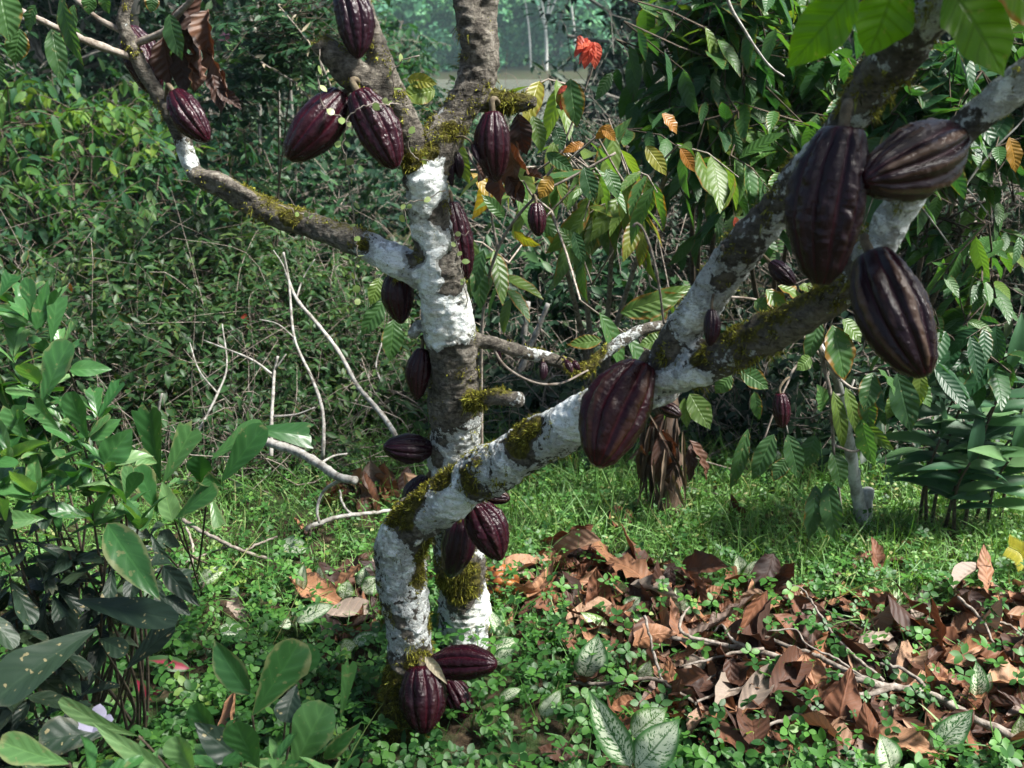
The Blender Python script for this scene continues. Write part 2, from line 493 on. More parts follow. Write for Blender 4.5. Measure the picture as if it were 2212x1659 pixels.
def pod_mat(name, groove, skin, ridge, wear=0.0, rough=.36, patch=None):
    """'ridge' attribute: 0 in a furrow .. 1 on a rib crest"""
    s = NT(name)
    r = s.attr('ridge').outputs['Fac']
    vec = s.obj()
    n = s.noise(55, 5, .65, vec); n2 = s.noise(14, 4, .6, vec); n3 = s.noise(220, 3, .6, vec)
    mpp = s.n('ShaderNodeMapping'); mpp.inputs['Scale'].default_value = (1, 1, .25); s.l(vec, mpp.inputs[0])
    n6 = s.noise(26, 5, .7, mpp.outputs[0])
    c = s.mix(s.smooth(r, .0, .55), groove, skin)
    crest = s.math('MULTIPLY', s.smooth(s.math('ADD', r, s.math('MULTIPLY_ADD', n2, .5, -.25)), .80, 1.02), wear)
    c = s.mix(crest, c, ridge)
    c = s.mix(s.math('MULTIPLY', s.smooth(n, .55, .75), .5), c, s.mix(1.0, c, (.45, .40, .45), 'MULTIPLY'))
    if patch:
        c = s.mix(s.math('MULTIPLY', s.smooth(n2, .52, .66), .8), c, patch)
    c = s.mix(s.math('MULTIPLY', s.smooth(n3, .68, .74), .12), c, (.10, .07, .05))
    rg = s.math('MULTIPLY_ADD', n, .22, rough-.10)
    nr = s.bump(n, .6, .005)
    nr = s.bump(n3, .15, .002, nr)
    return s.done(s.bsdf(c, rg, .26, nr))


M['varieg'] = varieg_mat()
M['redcal'] = redcal_mat()
M['pod_maroon'] = pod_mat('maroon_pod_husk', (.036, .0026, .0075), (.015, .002, .0055), (.06, .022, .024), .25, rough=.25)
M['pod_purple'] = pod_mat('purple_pod_husk', (.022, .0022, .007), (.011, .002, .006), (.04, .02, .026), .2, rough=.22)
M['pod_worn'] = pod_mat('worn_pod_husk', (.028, .002, .006), (.010, .0022, .0045), (.13, .078, .05), .6, rough=.21)
M['pod_black'] = pod_mat('black_pod_husk', (.030, .002, .006), (.010, .0018, .0045), (.05, .026, .024), .2, rough=.20)
M['pod_brown'] = pod_mat('brown_pod_husk', (.058, .0028, .006), (.020, .0022, .0045), (.10, .042, .022), .45, rough=.21)
M['pod_old'] = pod_mat('orange_old_pod_husk', (.03, .012, .008), (.20, .065, .015), (.30, .15, .04), .8, patch=(.07, .03, .012))
M['stalk'] = simple_mat('pod_stalk', (.06, .045, .03), (.17, .14, .09), 80)

# ================================================================== the cacao tree
def bark_mat():
    s = NT('cacao_bark')
    vec = s.obj()
    w = s.attr('white').outputs['Fac']; mo = s.attr('moss').outputs['Fac']
    n1 = s.noise(22, 6, .68, vec); n2 = s.noise(95, 5, .65, vec); n3 = s.noise(9, 4, .6, vec, .6); n4 = s.noise(340, 3, .6, vec)
    mp = s.n('ShaderNodeMapping'); mp.inputs['Scale'].default_value = (1, 1, 3.2); s.l(vec, mp.inputs[0])
    ring = s.noise(48, 5, .7, mp.outputs[0])
    bark = s.ramp(s.math('ADD', s.math('MULTIPLY', n1, .55), s.math('MULTIPLY', n2, .5)), [(.36, (.022, .019, .015)), (.47, (.075, .066, .054)), (.57, (.17, .152, .125)), (.68, (.31, .29, .255))])
    bark = s.mix(s.math('MULTIPLY', s.smooth(ring, .52, .64), .75), bark, (.022, .017, .013))
    bark = s.mix(s.math('MULTIPLY', s.smooth(n2, .58, .72), .4), bark, (.17, .16, .08))
    x = s.math('ADD', s.math('MULTIPLY', w, .92), s.math('MULTIPLY_ADD', n1, 1.25, -.66))
    x = s.math('ADD', x, s.math('MULTIPLY_ADD', n3, .9, -.45))
    x = s.math('ADD', x, s.math('MULTIPLY_ADD', n2, .85, -.425))
    wf = s.smooth(x, .455, .545)
    thick = s.smooth(x, .45, .85)
    white = s.ramp(s.math('ADD', s.math('MULTIPLY', n2, .45), s.math('MULTIPLY', n3, .6)),
                   [(.36, (.26, .25, .21)), (.44, (.46, .46, .41)), (.52, (.74, .77, .74)), (.68, (.82, .88, .89))])
    pits = s.smooth(n4, .64, .70)
    white = s.mix(s.math('MULTIPLY', pits, .5), white, (.20, .19, .16))
    crack = s.math('MULTIPLY', s.smooth(s.math('ABSOLUTE', s.math('SUBTRACT', ring, .5)), .022, .0), s.smooth(n1, .36, .52))
    white = s.mix(s.math('MULTIPLY', crack, .8), white, (.08, .07, .055))
    rim = s.math('MULTIPLY', s.smooth(x, .40, .47), s.smooth(x, .56, .49))
    c = s.mix(wf, bark, white)
    c = s.mix(s.math('MULTIPLY', rim, .55), c, (.05, .045, .035))
    y = s.math('ADD', mo, s.math('ADD', s.math('MULTIPLY_ADD', n1, .7, -.35), s.math('MULTIPLY_ADD', n2, .4, -.2)))
    mf = s.smooth(y, .46, .58)
    mcol = s.ramp(n2, [(.3, (.018, .014, .006)), (.52, (.07, .062, .012)), (.7, (.15, .14, .02))])
    c = s.mix(mf, c, mcol)
    h = s.math('MULTIPLY', s.math('ADD', s.math('MULTIPLY', ring, .5), s.math('MULTIPLY', n2, .5)), s.math('SUBTRACT', 1.0, s.math('MULTIPLY', wf, .55)))
    h = s.math('ADD', h, s.math('MULTIPLY', thick, .7))
    nr = s.bump(h, 1.0, .016)
    nr = s.bump(n4, .5, .003, nr)
    return s.done(s.bsdf(c, .82, .2, nr))


def moss_mat():
    s = NT('moss')
    sep = s.n('ShaderNodeSeparateColor'); s.l(s.attr('rnd').outputs['Color'], sep.inputs[0])
    c = s.ramp(sep.outputs[0], [(0, (.022, .018, .006)), (.4, (.095, .085, .012)), (.75, (.20, .195, .022)), (1, (.36, .37, .07))])
    b = s.bsdf(c, .8, .1)
    t = s.n('ShaderNodeBsdfTranslucent'); s.l(c, t.inputs[0])
    mx = s.n('ShaderNodeMixShader'); mx.inputs[0].default_value = .25
    s.l(b, mx.inputs[1]); s.l(t.outputs[0], mx.inputs[2])
    return s.done(mx.outputs[0])


M['bark'] = bark_mat(); M['moss'] = moss_mat()

# rows: photo u, v, distance, width in photo px, lichen amount, moss amount
STEM_F = [(880, 1610, 1.86, 150, .2, .7), (882, 1540, 1.88, 128, .2, .75), (886, 1440, 1.89, 102, .45, .35), (880, 1340, 1.90, 106, .68, .15),
          (866, 1240, 1.91, 106, .72, .2), (866, 1175, 1.91, 104, .8, .25), (900, 1122, 1.89, 104, .6, .15), (985, 1062, 1.84, 102, .8, .1),
          (1080, 1005, 1.78, 104, .72, .2), (1180, 945, 1.72, 97, .70, .22), (1280, 890, 1.65, 95, .75, .08), (1360, 850, 1.58, 98, .7, .05), (1425, 812, 1.53, 112, .75, .05)]
LIMB_R1 = [(1390, 835, 1.55, 68.8, 0.75, 0.18), (1450, 750, 1.5, 75.7, 0.5, 0.22), (1520, 655, 1.46, 77.4, 0.85, 0.14), (1600, 545, 1.42, 80.8, 0.7, 0.22), (1690, 435, 1.38, 80.8, 0.6, 0.34),
           (1790, 310, 1.33, 79.1, 0.65, 0.22), (1880, 190, 1.28, 96.3, 0.4, 0.5), (1960, 90, 1.22, 108.4, 0.5, 0.38), (2060, -40, 1.16, 113.5, 0.55, 0.34), (2140, -150, 1.1, 111.8, 0.55, 0.34), (2330, -420, 1.02, 120, .4, .3), (2500, -700, .95, 110, .3, .3)]
LIMB_R2 = [(1400, 825, 1.54, 79.2, 0.88, 0.14), (1520, 785, 1.46, 86.2, 0.63, 0.42), (1640, 728, 1.4, 88.0, 0.33, 0.46), (1740, 675, 1.34, 82.7, 0.28, 0.5), (1830, 620, 1.3, 81.0, 0.38, 0.46),
           (1890, 540, 1.27, 75.7, 0.78, 0.18), (1940, 450, 1.25, 73.9, 0.9, 0.1), (2000, 360, 1.22, 73.9, 0.73, 0.1), (2080, 280, 1.2, 72.2, 0.53, 0.18), (2160, 212, 1.18, 73.9, 0.78, 0.1),
           (2260, 140, 1.15, 75.7, 0.78, 0.1), (2380, 60, 1.12, 70.4, 0.78, 0.1), (2700, -160, 1.06, 76, .5, .05), (3050, -420, 1.0, 70, .4, .1)]
STEM_T = [(1000, 1440, 2.17, 124, .6, .3), (1003, 1330, 2.17, 105, .75, .2), (995, 1230, 2.15, 106, .5, .4), (985, 1120, 2.12, 108, .6, .2), (982, 1030, 2.08, 110, .62, .1),
          (984, 930, 2.05, 110, .62, .1), (982, 840, 2.02, 106, .15, .1), (979, 760, 2.0, 108, .35, .15), (966, 680, 1.98, 112, .95, 0), (950, 590, 1.96, 104, .55, .05),
          (938, 510, 1.95, 90, .6, .0), (925, 430, 1.94, 80, .75, .05), (912, 372, 1.93, 92, .4, .3)]
LIMB_TL = [(908, 385, 1.93, 76, .3, .25), (886, 310, 1.92, 62, .1, .2), (862, 240, 1.91, 70, .05, .15), (835, 172, 1.90, 64, .05, .25), (816, 112, 1.90, 52, .05, .2), (795, 45, 1.90, 44, .05, .1), (768, -40, 1.90, 42, .05, .1)]
STUMP_TL = [(858, 240, 1.91, 60, .05, .1), (805, 190, 1.89, 64, .2, .05), (750, 148, 1.88, 66, .05, .1), (688, 86, 1.87, 52, .05, .5)]
LIMB_TR = [(915, 380, 1.93, 82, .35, .25), (948, 312, 1.95, 90, .35, .3), (985, 250, 1.97, 80, .4, .25), (1018, 200, 1.98, 82, .25, .3), (1036, 140, 1.99, 80, .2, .15), (1026, 70, 1.99, 76, .1, .05), (1012, 0, 2.0, 62, .1, .05), (1008, -60, 2.0, 60, .1, .05)]
TWIN_TR = [(1045, 170, 1.99, 60, .2, .1), (1052, 100, 2.0, 52, .15, .1), (1048, 40, 2.0, 54, .1, .1), (1058, -60, 2.0, 56, .1, .1)]
STUB_TR = [(1035, 215, 1.99, 60, .1, .7), (1085, 222, 1.98, 50, .1, .8), (1125, 222, 1.97, 42, .1, .7), (1158, 220, 1.96, 26, .3, .4)]
LIMB_L = [(912, 590, 1.96, 74, .7, 0), (850, 560, 1.98, 66, .85, 0), (790, 530, 2.02, 58, .5, .3), (700, 497, 2.07, 55, .02, .3), (610, 468, 2.11, 56, .02, .4), (530, 432, 2.15, 50, .02, .5), (470, 398, 2.17, 50, .1, .15),
          (427, 378, 2.18, 40, .2, 0), (410, 349, 2.19, 36, .8, 0), (386, 285, 2.19, 37, .35, 0), (349, 215, 2.20, 36, .3, .1), (309, 151, 2.20, 34, .2, .1), (285, 100, 2.20, 32, .2, .15), (265, 44, 2.20, 27, .3, .1), (279, -10, 2.2, 24, .2, .1), (285, -60, 2.2, 24, .2, .1)]
CRUST_L = [(425, 382, 2.17, 20, 0, 0), (462, 384, 2.15, 24, 0, .1), (520, 412, 2.13, 24, 0, .3), (560, 436, 2.12, 14, 0, .3)]
STUB_T = [(1010, 868, 1.98, 46, .3, .5), (1045, 864, 1.95, 36, .4, .4), (1070, 855, 1.94, 40, .4, .5), (1100, 862, 1.93, 31, .5, .4), (1128, 864, 1.92, 36, .6, .2)]
BRANCH_T = [(1010, 735, 2.0, 36, .1, .1), (1060, 740, 2.0, 30, .1, .0), (1110, 755, 2.02, 30, .5, .3), (1190, 776, 2.04, 29, .6, .3), (1255, 800, 2.06, 28, .2, .8), (1300, 768, 2.08, 27, .4, .5), (1375, 718, 2.1, 25, .6, .1), (1450, 698, 2.12, 22, .4, .1), (1500, 690, 2.14, 18, .4, 0)]
KNOB = [(905, 715, 2.0, 44, .8, 0), (893, 705, 2.0, 34, .8, 0)]

PATHS = {'trunk': [STEM_F, STEM_T, KNOB, STUB_T], 'limb': None}
LIMBS = [('trunk', [STEM_F]), ('trunk', [STEM_T, KNOB, STUB_T]), ('limb', [LIMB_R1]), ('limb', [LIMB_R2]),
         ('limb', [LIMB_TL, STUMP_TL]), ('limb', [LIMB_TR, TWIN_TR, STUB_TR]), ('limb', [LIMB_L, CRUST_L]), ('branch', [BRANCH_T])]


def to3(rows):
    out = []
    for u, v, Y, w, a, m in rows:
        p = at(u, v, Y)
        out.append((*p, .5*w*px(v, Y), a, m))
    return np.array(out)


bag = Bag(); samples = []; owner = []
for li, (nm, plist) in enumerate(LIMBS):
    for rows in plist:
        C = catmull(to3(rows), .012)
        R = np.maximum(C[:, 3], .006)
        k = np.arange(len(R))
        R = R*(1+.035*np.sin(k*.45+li)+.03*np.sin(k*.17+2*li))
        bag.tube(C[:, :3], R, 20, True, 0.0)
        samples.append(C); owner += [li]*len(C)
S = np.vstack(samples); owner = np.array(owner)
TREE_AXIS = S[:, :3]; TREE_R = S[:, 3]
raw = mk('raw', np.vstack(bag.V), [np.vstack(bag.Q), np.vstack(bag.T)], None)
mod = raw.modifiers.new('r', 'REMESH'); mod.mode = 'VOXEL'; mod.voxel_size = .0036; mod.use_smooth_shade = True
dg = bpy.context.evaluated_depsgraph_get()
ev = raw.evaluated_get(dg).to_mesh()
nv = len(ev.vertices)
V = np.empty(nv*3, np.float32); ev.vertices.foreach_get('co', V); V = V.reshape(-1, 3).astype(float)
npoly = len(ev.polygons)
lt = np.empty(npoly, np.int32); ev.polygons.foreach_get('loop_total', lt)
lv = np.empty(len(ev.loops), np.int32); ev.loops.foreach_get('vertex_index', lv)
ls = np.empty(npoly, np.int32); ev.polygons.foreach_get('loop_start', ls)
assert (lt == 4).all()
Q = lv[ls[:, None]+np.arange(4)]
bpy.data.objects.remove(raw, do_unlink=True)
E = np.unique(np.sort(np.vstack([Q[:, [0, 1]], Q[:, [1, 2]], Q[:, [2, 3]], Q[:, [3, 0]]]), 1), axis=0)
deg = np.bincount(E.ravel(), minlength=nv)[:, None]
for _ in range(6):
    acc = np.zeros_like(V)
    for c in range(3):
        acc[:, c] = np.bincount(E[:, 0], V[E[:, 1], c], nv)+np.bincount(E[:, 1], V[E[:, 0], c], nv)
    V = V*.45+.55*acc/deg


def vnormals(V, Q):
    fn = np.cross(V[Q[:, 2]]-V[Q[:, 0]], V[Q[:, 3]]-V[Q[:, 1]])
    n = np.zeros_like(V)
    for c in range(3):
        for k in range(4):
            n[:, c] += np.bincount(Q[:, k], fn[:, c], len(V))
    return unit(n)


def nearest(A, B, chunk=4000):
    out = np.empty(len(A), int)
    for i in range(0, len(A), chunk):
        d = ((A[i:i+chunk, None]-B[None])**2).sum(-1)
        out[i:i+chunk] = d.argmin(1)
    return out


near = np.empty(nv, int)
d_all = np.empty((0,))
for i in range(0, nv, 4000):
    d = np.sqrt(((V[i:i+4000, None]-S[None, :, :3])**2).sum(-1))-S[None, :, 3]*.9
    near[i:i+4000] = d.argmin(1)
white = S[near, 4].copy(); moss = S[near, 5].copy(); own = owner[near]
# smooth the bias along the surface
for _ in range(14):
    for arr in (white, moss):
        acc = np.bincount(E[:, 0], arr[E[:, 1]], nv)+np.bincount(E[:, 1], arr[E[:, 0]], nv)
        arr[:] = .4*arr+.6*acc/deg[:, 0]
# (u, v, Y, radius px, dlichen, dmoss): the patches one sees
PATCH = [(925, 395, 1.90, 36, .9, -.6), (918, 435, 1.90, 30, .9, -.3), (880, 350, 1.90, 26, -.3, .8), (890, 550, 1.92, 34, -.9, .5), (925, 520, 1.91, 44, .7, 0), (900, 500, 1.92, 26, .4, 0), (922, 597, 1.91, 36, .9, -.2),
         (970, 575, 1.93, 30, -.9, 0), (955, 465, 1.92, 30, -.8, 0), (965, 625, 1.93, 26, -.8, 0), (965, 680, 1.93, 56, .9, 0), (985, 655, 1.94, 10, -1.6, 0), (940, 735, 1.95, 26, .5, 0),
         (982, 800, 1.97, 60, -1.0, -.2), (1010, 820, 1.96, 40, -.6, .55), (930, 830, 1.99, 30, -.8, .2), (1010, 900, 2.0, 30, .2, -.2), (985, 970, 2.0, 50, .25, -.5), (940, 990, 2.02, 22, -.7, 0), (965, 950, 2.01, 18, -.4, 0),
         (1035, 1035, 1.79, 38, -1.0, 1.1), (1050, 1005, 1.77, 22, -.8, .8), (985, 1090, 1.80, 38, .5, -.6), (965, 1035, 1.83, 34, -.5, 1.0), (920, 1070, 1.86, 36, -.6, 1.0), (880, 1105, 1.86, 34, -.7, .9), (850, 1125, 1.88, 24, -.4, .7), (835, 1165, 1.87, 30, .8, -.9),
         (1130, 955, 1.72, 38, -1.0, .9), (1160, 925, 1.70, 24, -.6, .7), (1225, 905, 1.64, 42, .8, -.4), (1100, 985, 1.74, 22, .6, -.5), (880, 1150, 1.84, 24, -.9, .35), (905, 1180, 1.84, 14, 1.2, -.6),
         (935, 1200, 1.87, 40, -.7, 1.0), (925, 1250, 1.87, 36, -.6, .8), (948, 1350, 1.89, 26, -.5, .9), (860, 1340, 1.86, 18, -.7, .2), (880, 1365, 1.86, 16, -.6, .2), (960, 1385, 1.92, 26, -.4, .9), (900, 1425, 1.86, 30, -.8, .8), (840, 1480, 1.85, 40, -.8, .8),
         (985, 1270, 2.10, 50, -.8, .8), (1010, 1230, 2.1, 30, -.6, .5), (1040, 1330, 2.13, 40, .7, -.5), (940, 1290, 2.12, 24, .6, -.3),
         (1655, 455, 1.32, 40, -.7, .9), (1700, 400, 1.30, 40, .7, -.5), (1600, 560, 1.36, 30, -.1, -.2), (1560, 620, 1.40, 30, -.6, .2), (1500, 700, 1.44, 26, .5, -.2), (1430, 755, 1.47, 34, -.8, .3), (1540, 590, 1.4, 24, .6, 0),
         (1490, 780, 1.42, 30, -.4, .9), (1600, 735, 1.36, 40, -.6, .3), (1570, 770, 1.38, 18, .4, 0), (1800, 625, 1.24, 36, -.4, .5), (1620, 780, 1.36, 26, .9, -.6), (1500, 830, 1.43, 34, .7, -.6), (1430, 840, 1.46, 34, .6, -.4),
         (1850, 215, 1.22, 60, -.6, .6), (1935, 165, 1.18, 28, .8, -.7), (1990, 60, 1.12, 24, .6, -.3), (1930, 470, 1.2, 34, .6, 0), (2080, 280, 1.14, 40, -.7, .1),
         (590, 455, 2.05, 30, -.2, .9), (550, 440, 2.06, 30, -.2, .9), (620, 470, 2.06, 26, -.2, .7), (770, 530, 1.97, 28, -.5, .7), (845, 560, 1.92, 36, .6, -.4), (800, 525, 1.96, 20, .5, -.3), (408, 345, 2.15, 20, .8, 0),
         (975, 285, 1.92, 24, -.2, .7), (930, 325, 1.9, 22, -.1, .6), (940, 345, 1.9, 26, .2, 0), (1040, 210, 1.93, 22, .6, -.5), (890, 345, 1.88, 26, -.4, .8), (1260, 800, 2.02, 40, -.4, .7), (1030, 880, 1.95, 26, -.3, .9)]
for u, v, Y, r, dw, dm in PATCH:
    c = at(u, v, Y); rr = r*px(v, Y)
    d = np.linalg.norm(V-c, axis=1)/rr
    f = np.exp(-(d/1.05)**4)
    white += f*dw; moss += f*dm
nrm = vnormals(V, Q)
moss += .22*(nrm[:, 2]-.2)*(moss > .12)
# relief of the bark
disp = np.empty(nv)
for i in range(nv):
    p = V[i]
    disp[i] = (.0065*mnoise.noise((p[0]*16, p[1]*16, p[2]*11)) + .0048*mnoise.noise((p[0]*45, p[1]*45, p[2]*70))
               + .0026*mnoise.noise((p[0]*130+9, p[1]*130, p[2]*130)))
thin = np.clip(S[near, 3]/.04, .35, 1)
disp = disp*thin + .0018*np.clip((white-.4)*3, 0, 1)
V = V+nrm*disp[:, None]
nrm = vnormals(V, Q)

tree = empty('cacao_tree', tuple(at(880, 1560, 1.87)*[1, 1, 0]))
tag(tree, 'cacao tree with lichen-whitened mossy stems carrying dark maroon pods', 'tree')
fown = own[Q[:, 0]]
for li, (nm, _) in enumerate(LIMBS):
    f = Q[fown == li]
    used, inv = np.unique(f, return_inverse=True)
    o = mk(nm, V[used], inv.reshape(-1, 4), M['bark'], tree, attrs={'white': white[used], 'moss': moss[used]})
    me = o.data
    me.normals_split_custom_set_from_vertices(nrm[used].astype(np.float32))

# moss tufts: thousands of little curled shoots
fc = V[Q].mean(1); fnn = nrm[Q].mean(1); fm = moss[Q].mean(1)
mn = np.array([mnoise.noise((p[0]*22, p[1]*22, p[2]*22)) for p in fc])
mn2 = np.array([mnoise.noise((p[0]*75+5, p[1]*75, p[2]*75)) for p in fc])
pr = np.clip((fm+.95*mn+.8*mn2-.42)*2.0, 0, 1)**1.2
pr[fc[:, 1] < 1.0] *= .6
idx = RNG.choice(len(fc), 42000, p=pr/pr.sum())
n = len(idx)
Tm = template('blade', 3, 1, fold=.2, seed=3)
d = unit(fnn[idx]*1.0+RNG.normal(0, .55, (n, 3))+np.array([0, 0, -.25]))
Lm = RNG.uniform(.002, .009, n)*(.45+.6*np.clip(fm[idx], 0, 1)+.8*np.clip(mn2[idx], 0, 1))
r3 = RNG.random((n, 3)); r3[:, 0] = np.clip(r3[:, 0]**1.5*.75+.55*mn2[idx]+.2*mn[idx]+.12, 0, 1)
b = Bag(); b.add(*leaves(Tm, fc[idx]+RNG.normal(0, .002, (n, 3)), d, RNG.normal(0, 1, (n, 3)), Lm, RNG.uniform(.0013, .0032, n), RNG.uniform(-1.8, 2.4, n), r3))
# hanging beards
hang = np.where((pr > .5) & (fnn[:, 2] < .2))[0]
idx = RNG.choice(hang, 2600); n = len(idx)
d = unit(fnn[idx]*.7+RNG.normal(0, .3, (n, 3))+np.array([0, 0, -1.0]))
b.add(*leaves(Tm, fc[idx], d, RNG.normal(0, 1, (n, 3)), RNG.uniform(.010, .026, n), RNG.uniform(.0012, .0022, n), RNG.uniform(-1.2, 1.2, n)))
b.build('moss', M['moss'], tree)

# thin twigs of the tree
def twig_px(rows, wpx, mat='twig', parent=tree, name='twig', taper=.7, sides=7):
    C = catmull([(*at(*r),) for r in rows], .012)
    m = len(C)
    R = np.linspace(1, taper, m)*wpx*.5*px(rows[0][1], rows[0][2])*(1+.1*RNG.standard_normal(m))
    bb = Bag(); bb.tube(C, R, sides, True, .05)
    return bb.build(name, M[mat], parent)


twig_px([(285, 98, 2.2), (302, 91, 2.2), (356, 67, 2.18), (376, 40, 2.17), (413, 0, 2.15), (440, -40, 2.12)], 17)
twig_px([(290, 125, 2.2), (269, 118, 2.19), (168, 81, 2.12), (44, 24, 2.05), (-40, 0, 2.0)], 18)
twig_px([(270, 72, 2.2), (255, 64, 2.2), (208, 37, 2.2), (161, -5, 2.2)], 15)
twig_px([(1062, 745, 2.0), (1090, 790, 1.99), (1150, 825, 1.98), (1210, 828, 1.99), (1270, 800, 2.05)], 7)
twig_px([(1368, 490, 1.50), (1376, 482, 1.50), (1392, 500, 1.50), (1412, 560, 1.49), (1424, 620, 1.49), (1434, 700, 1.50)], 7)
twig_px([(1010, 320, 1.98), (1020, 348, 1.95), (1034, 372, 1.93), (1040, 390, 1.92)], 6)
twig_px([(1560, 530, 1.40), (1572, 560, 1.41), (1585, 545, 1.42)], 6)

# leaves on the tree itself, hung one by one
T_CAC = [template('cacao', 12, 3, fold=.16, wave=.07, nw=3, seed=k, ragged=.06) for k in range(4)]


def one_leaf(base, tip, wpx, mat, name='leaf', parent=tree, T=None, face=(0, -1, .5), bend=.5, rnd=None, jitter=.35, twist=None):
    P = at(*base); Q_ = at(*tip)
    d = Q_-P; L = np.linalg.norm(d)
    W = wpx*px(base[1], base[2])
    nn = np.array(face, float)+RNG.normal(0, jitter, 3)
    nn = unit(nn - unit(d)*np.dot(nn, unit(d)))
    # aim the chord at the tip although the leaf droops
    dd = unit(unit(d)*math.cos(bend/2)+nn*math.sin(bend/2))
    chord = abs(math.sin(bend/2)/(bend/2)) if abs(bend) > 1e-3 else 1
    T = T or T_CAC[RNG.integers(len(T_CAC))]
    V_, F_, uv_, r_ = leaves(T, P, dd, nn, L/chord, W, bend, None if rnd is None else np.array([rnd]), twist)
    b_ = Bag(); b_.add(V_, F_, uv_, r_)
    o = b_.build(name, M[mat], parent)
    return o


T_CAN = [template('cacao', 18, 4, fold=.12, wave=.06, nw=2.5, seed=k+7, ragged=.16) for k in range(3)]
CANOPY = [((1850, -25, 1.10), (1700, 147, 1.12), 118, .35), ((1935, -40, 1.14), (1872, 122, 1.15), 150, .3), ((2050, -30, 1.12), (2168, 166, 1.10), 158, .3), ((2150, -60, 1.1), (2290, 90, 1.08), 110, .3),
          ((1985, -80, 1.2), (1960, 60, 1.2), 90, .2)]
for bse, tp, w, bd in CANOPY:
    one_leaf(bse, tp, w, 'canopy', bend=bd, face=(.1, -1, .3), jitter=.15, T=T_CAN[RNG.integers(3)])
UPLEFT = [((366, 30, 2.15), (394, 131, 2.13), 48), ((132, -10, 2.0), (181, 142, 1.98), 46), ((112, 62, 2.0), (135, 182, 1.98), 46), ((44, 62, 1.98), (30, 138, 1.98), 52), ((0, -30, 1.9), (22, 92, 1.88), 78), ((195, -15, 2.1), (192, 32, 2.1), 34),
          ((330, -15, 2.1), (326, 27, 2.1), 34), ((-12, 110, 1.9), (6, 178, 1.9), 30), ((76, 10, 2.0), (62, 70, 2.0), 36), ((160, 10, 2.1), (150, 95, 2.1), 30), ((222, -20, 2.1), (236, 30, 2.1), 30)]
for k, (bse, tp, w) in enumerate(UPLEFT):
    one_leaf(bse, tp, w, 'cacao', bend=.5, rnd=(.15+.07*(k % 6), RNG.random(), RNG.random()), face=(.1, -1, .2))
# the crown above and beside: hidden by the upper edge of the view from here, it shades the limbs
bagc = Bag()
nC = 120
Pc = np.stack([RNG.uniform(.5, 2.2, nC), RNG.uniform(.75, 1.75, nC), RNG.uniform(2.0, 3.0, nC)], -1)
keep = np.ones(nC, bool)
uu, vv = proj(Pc)
keep &= ~((vv > -330) & (uu > -200) & (uu < 2500))
Pc = Pc[keep]; n = len(Pc)
bagc.add(*leaves(T_CAC[0], Pc, unit(RNG.normal(0, 1, (n, 3))+[0, 0, -.9]), RNG.normal(0, .5, (n, 3))+[0, 0, 1], RNG.uniform(.16, .27, n), RNG.uniform(.07, .10, n), RNG.uniform(.2, .9, n)))
bt = Bag()
for k in range(0, n, 3):
    a0 = TREE_AXIS[owner == 2][-1]
    bt.tube(catmull([a0, (a0+Pc[k])/2+[0, 0, .1], Pc[k]], .1), .006, 5)
bt.build('branch', M['twig'], tree)
bagc.build('crown', M['cacao'], tree)

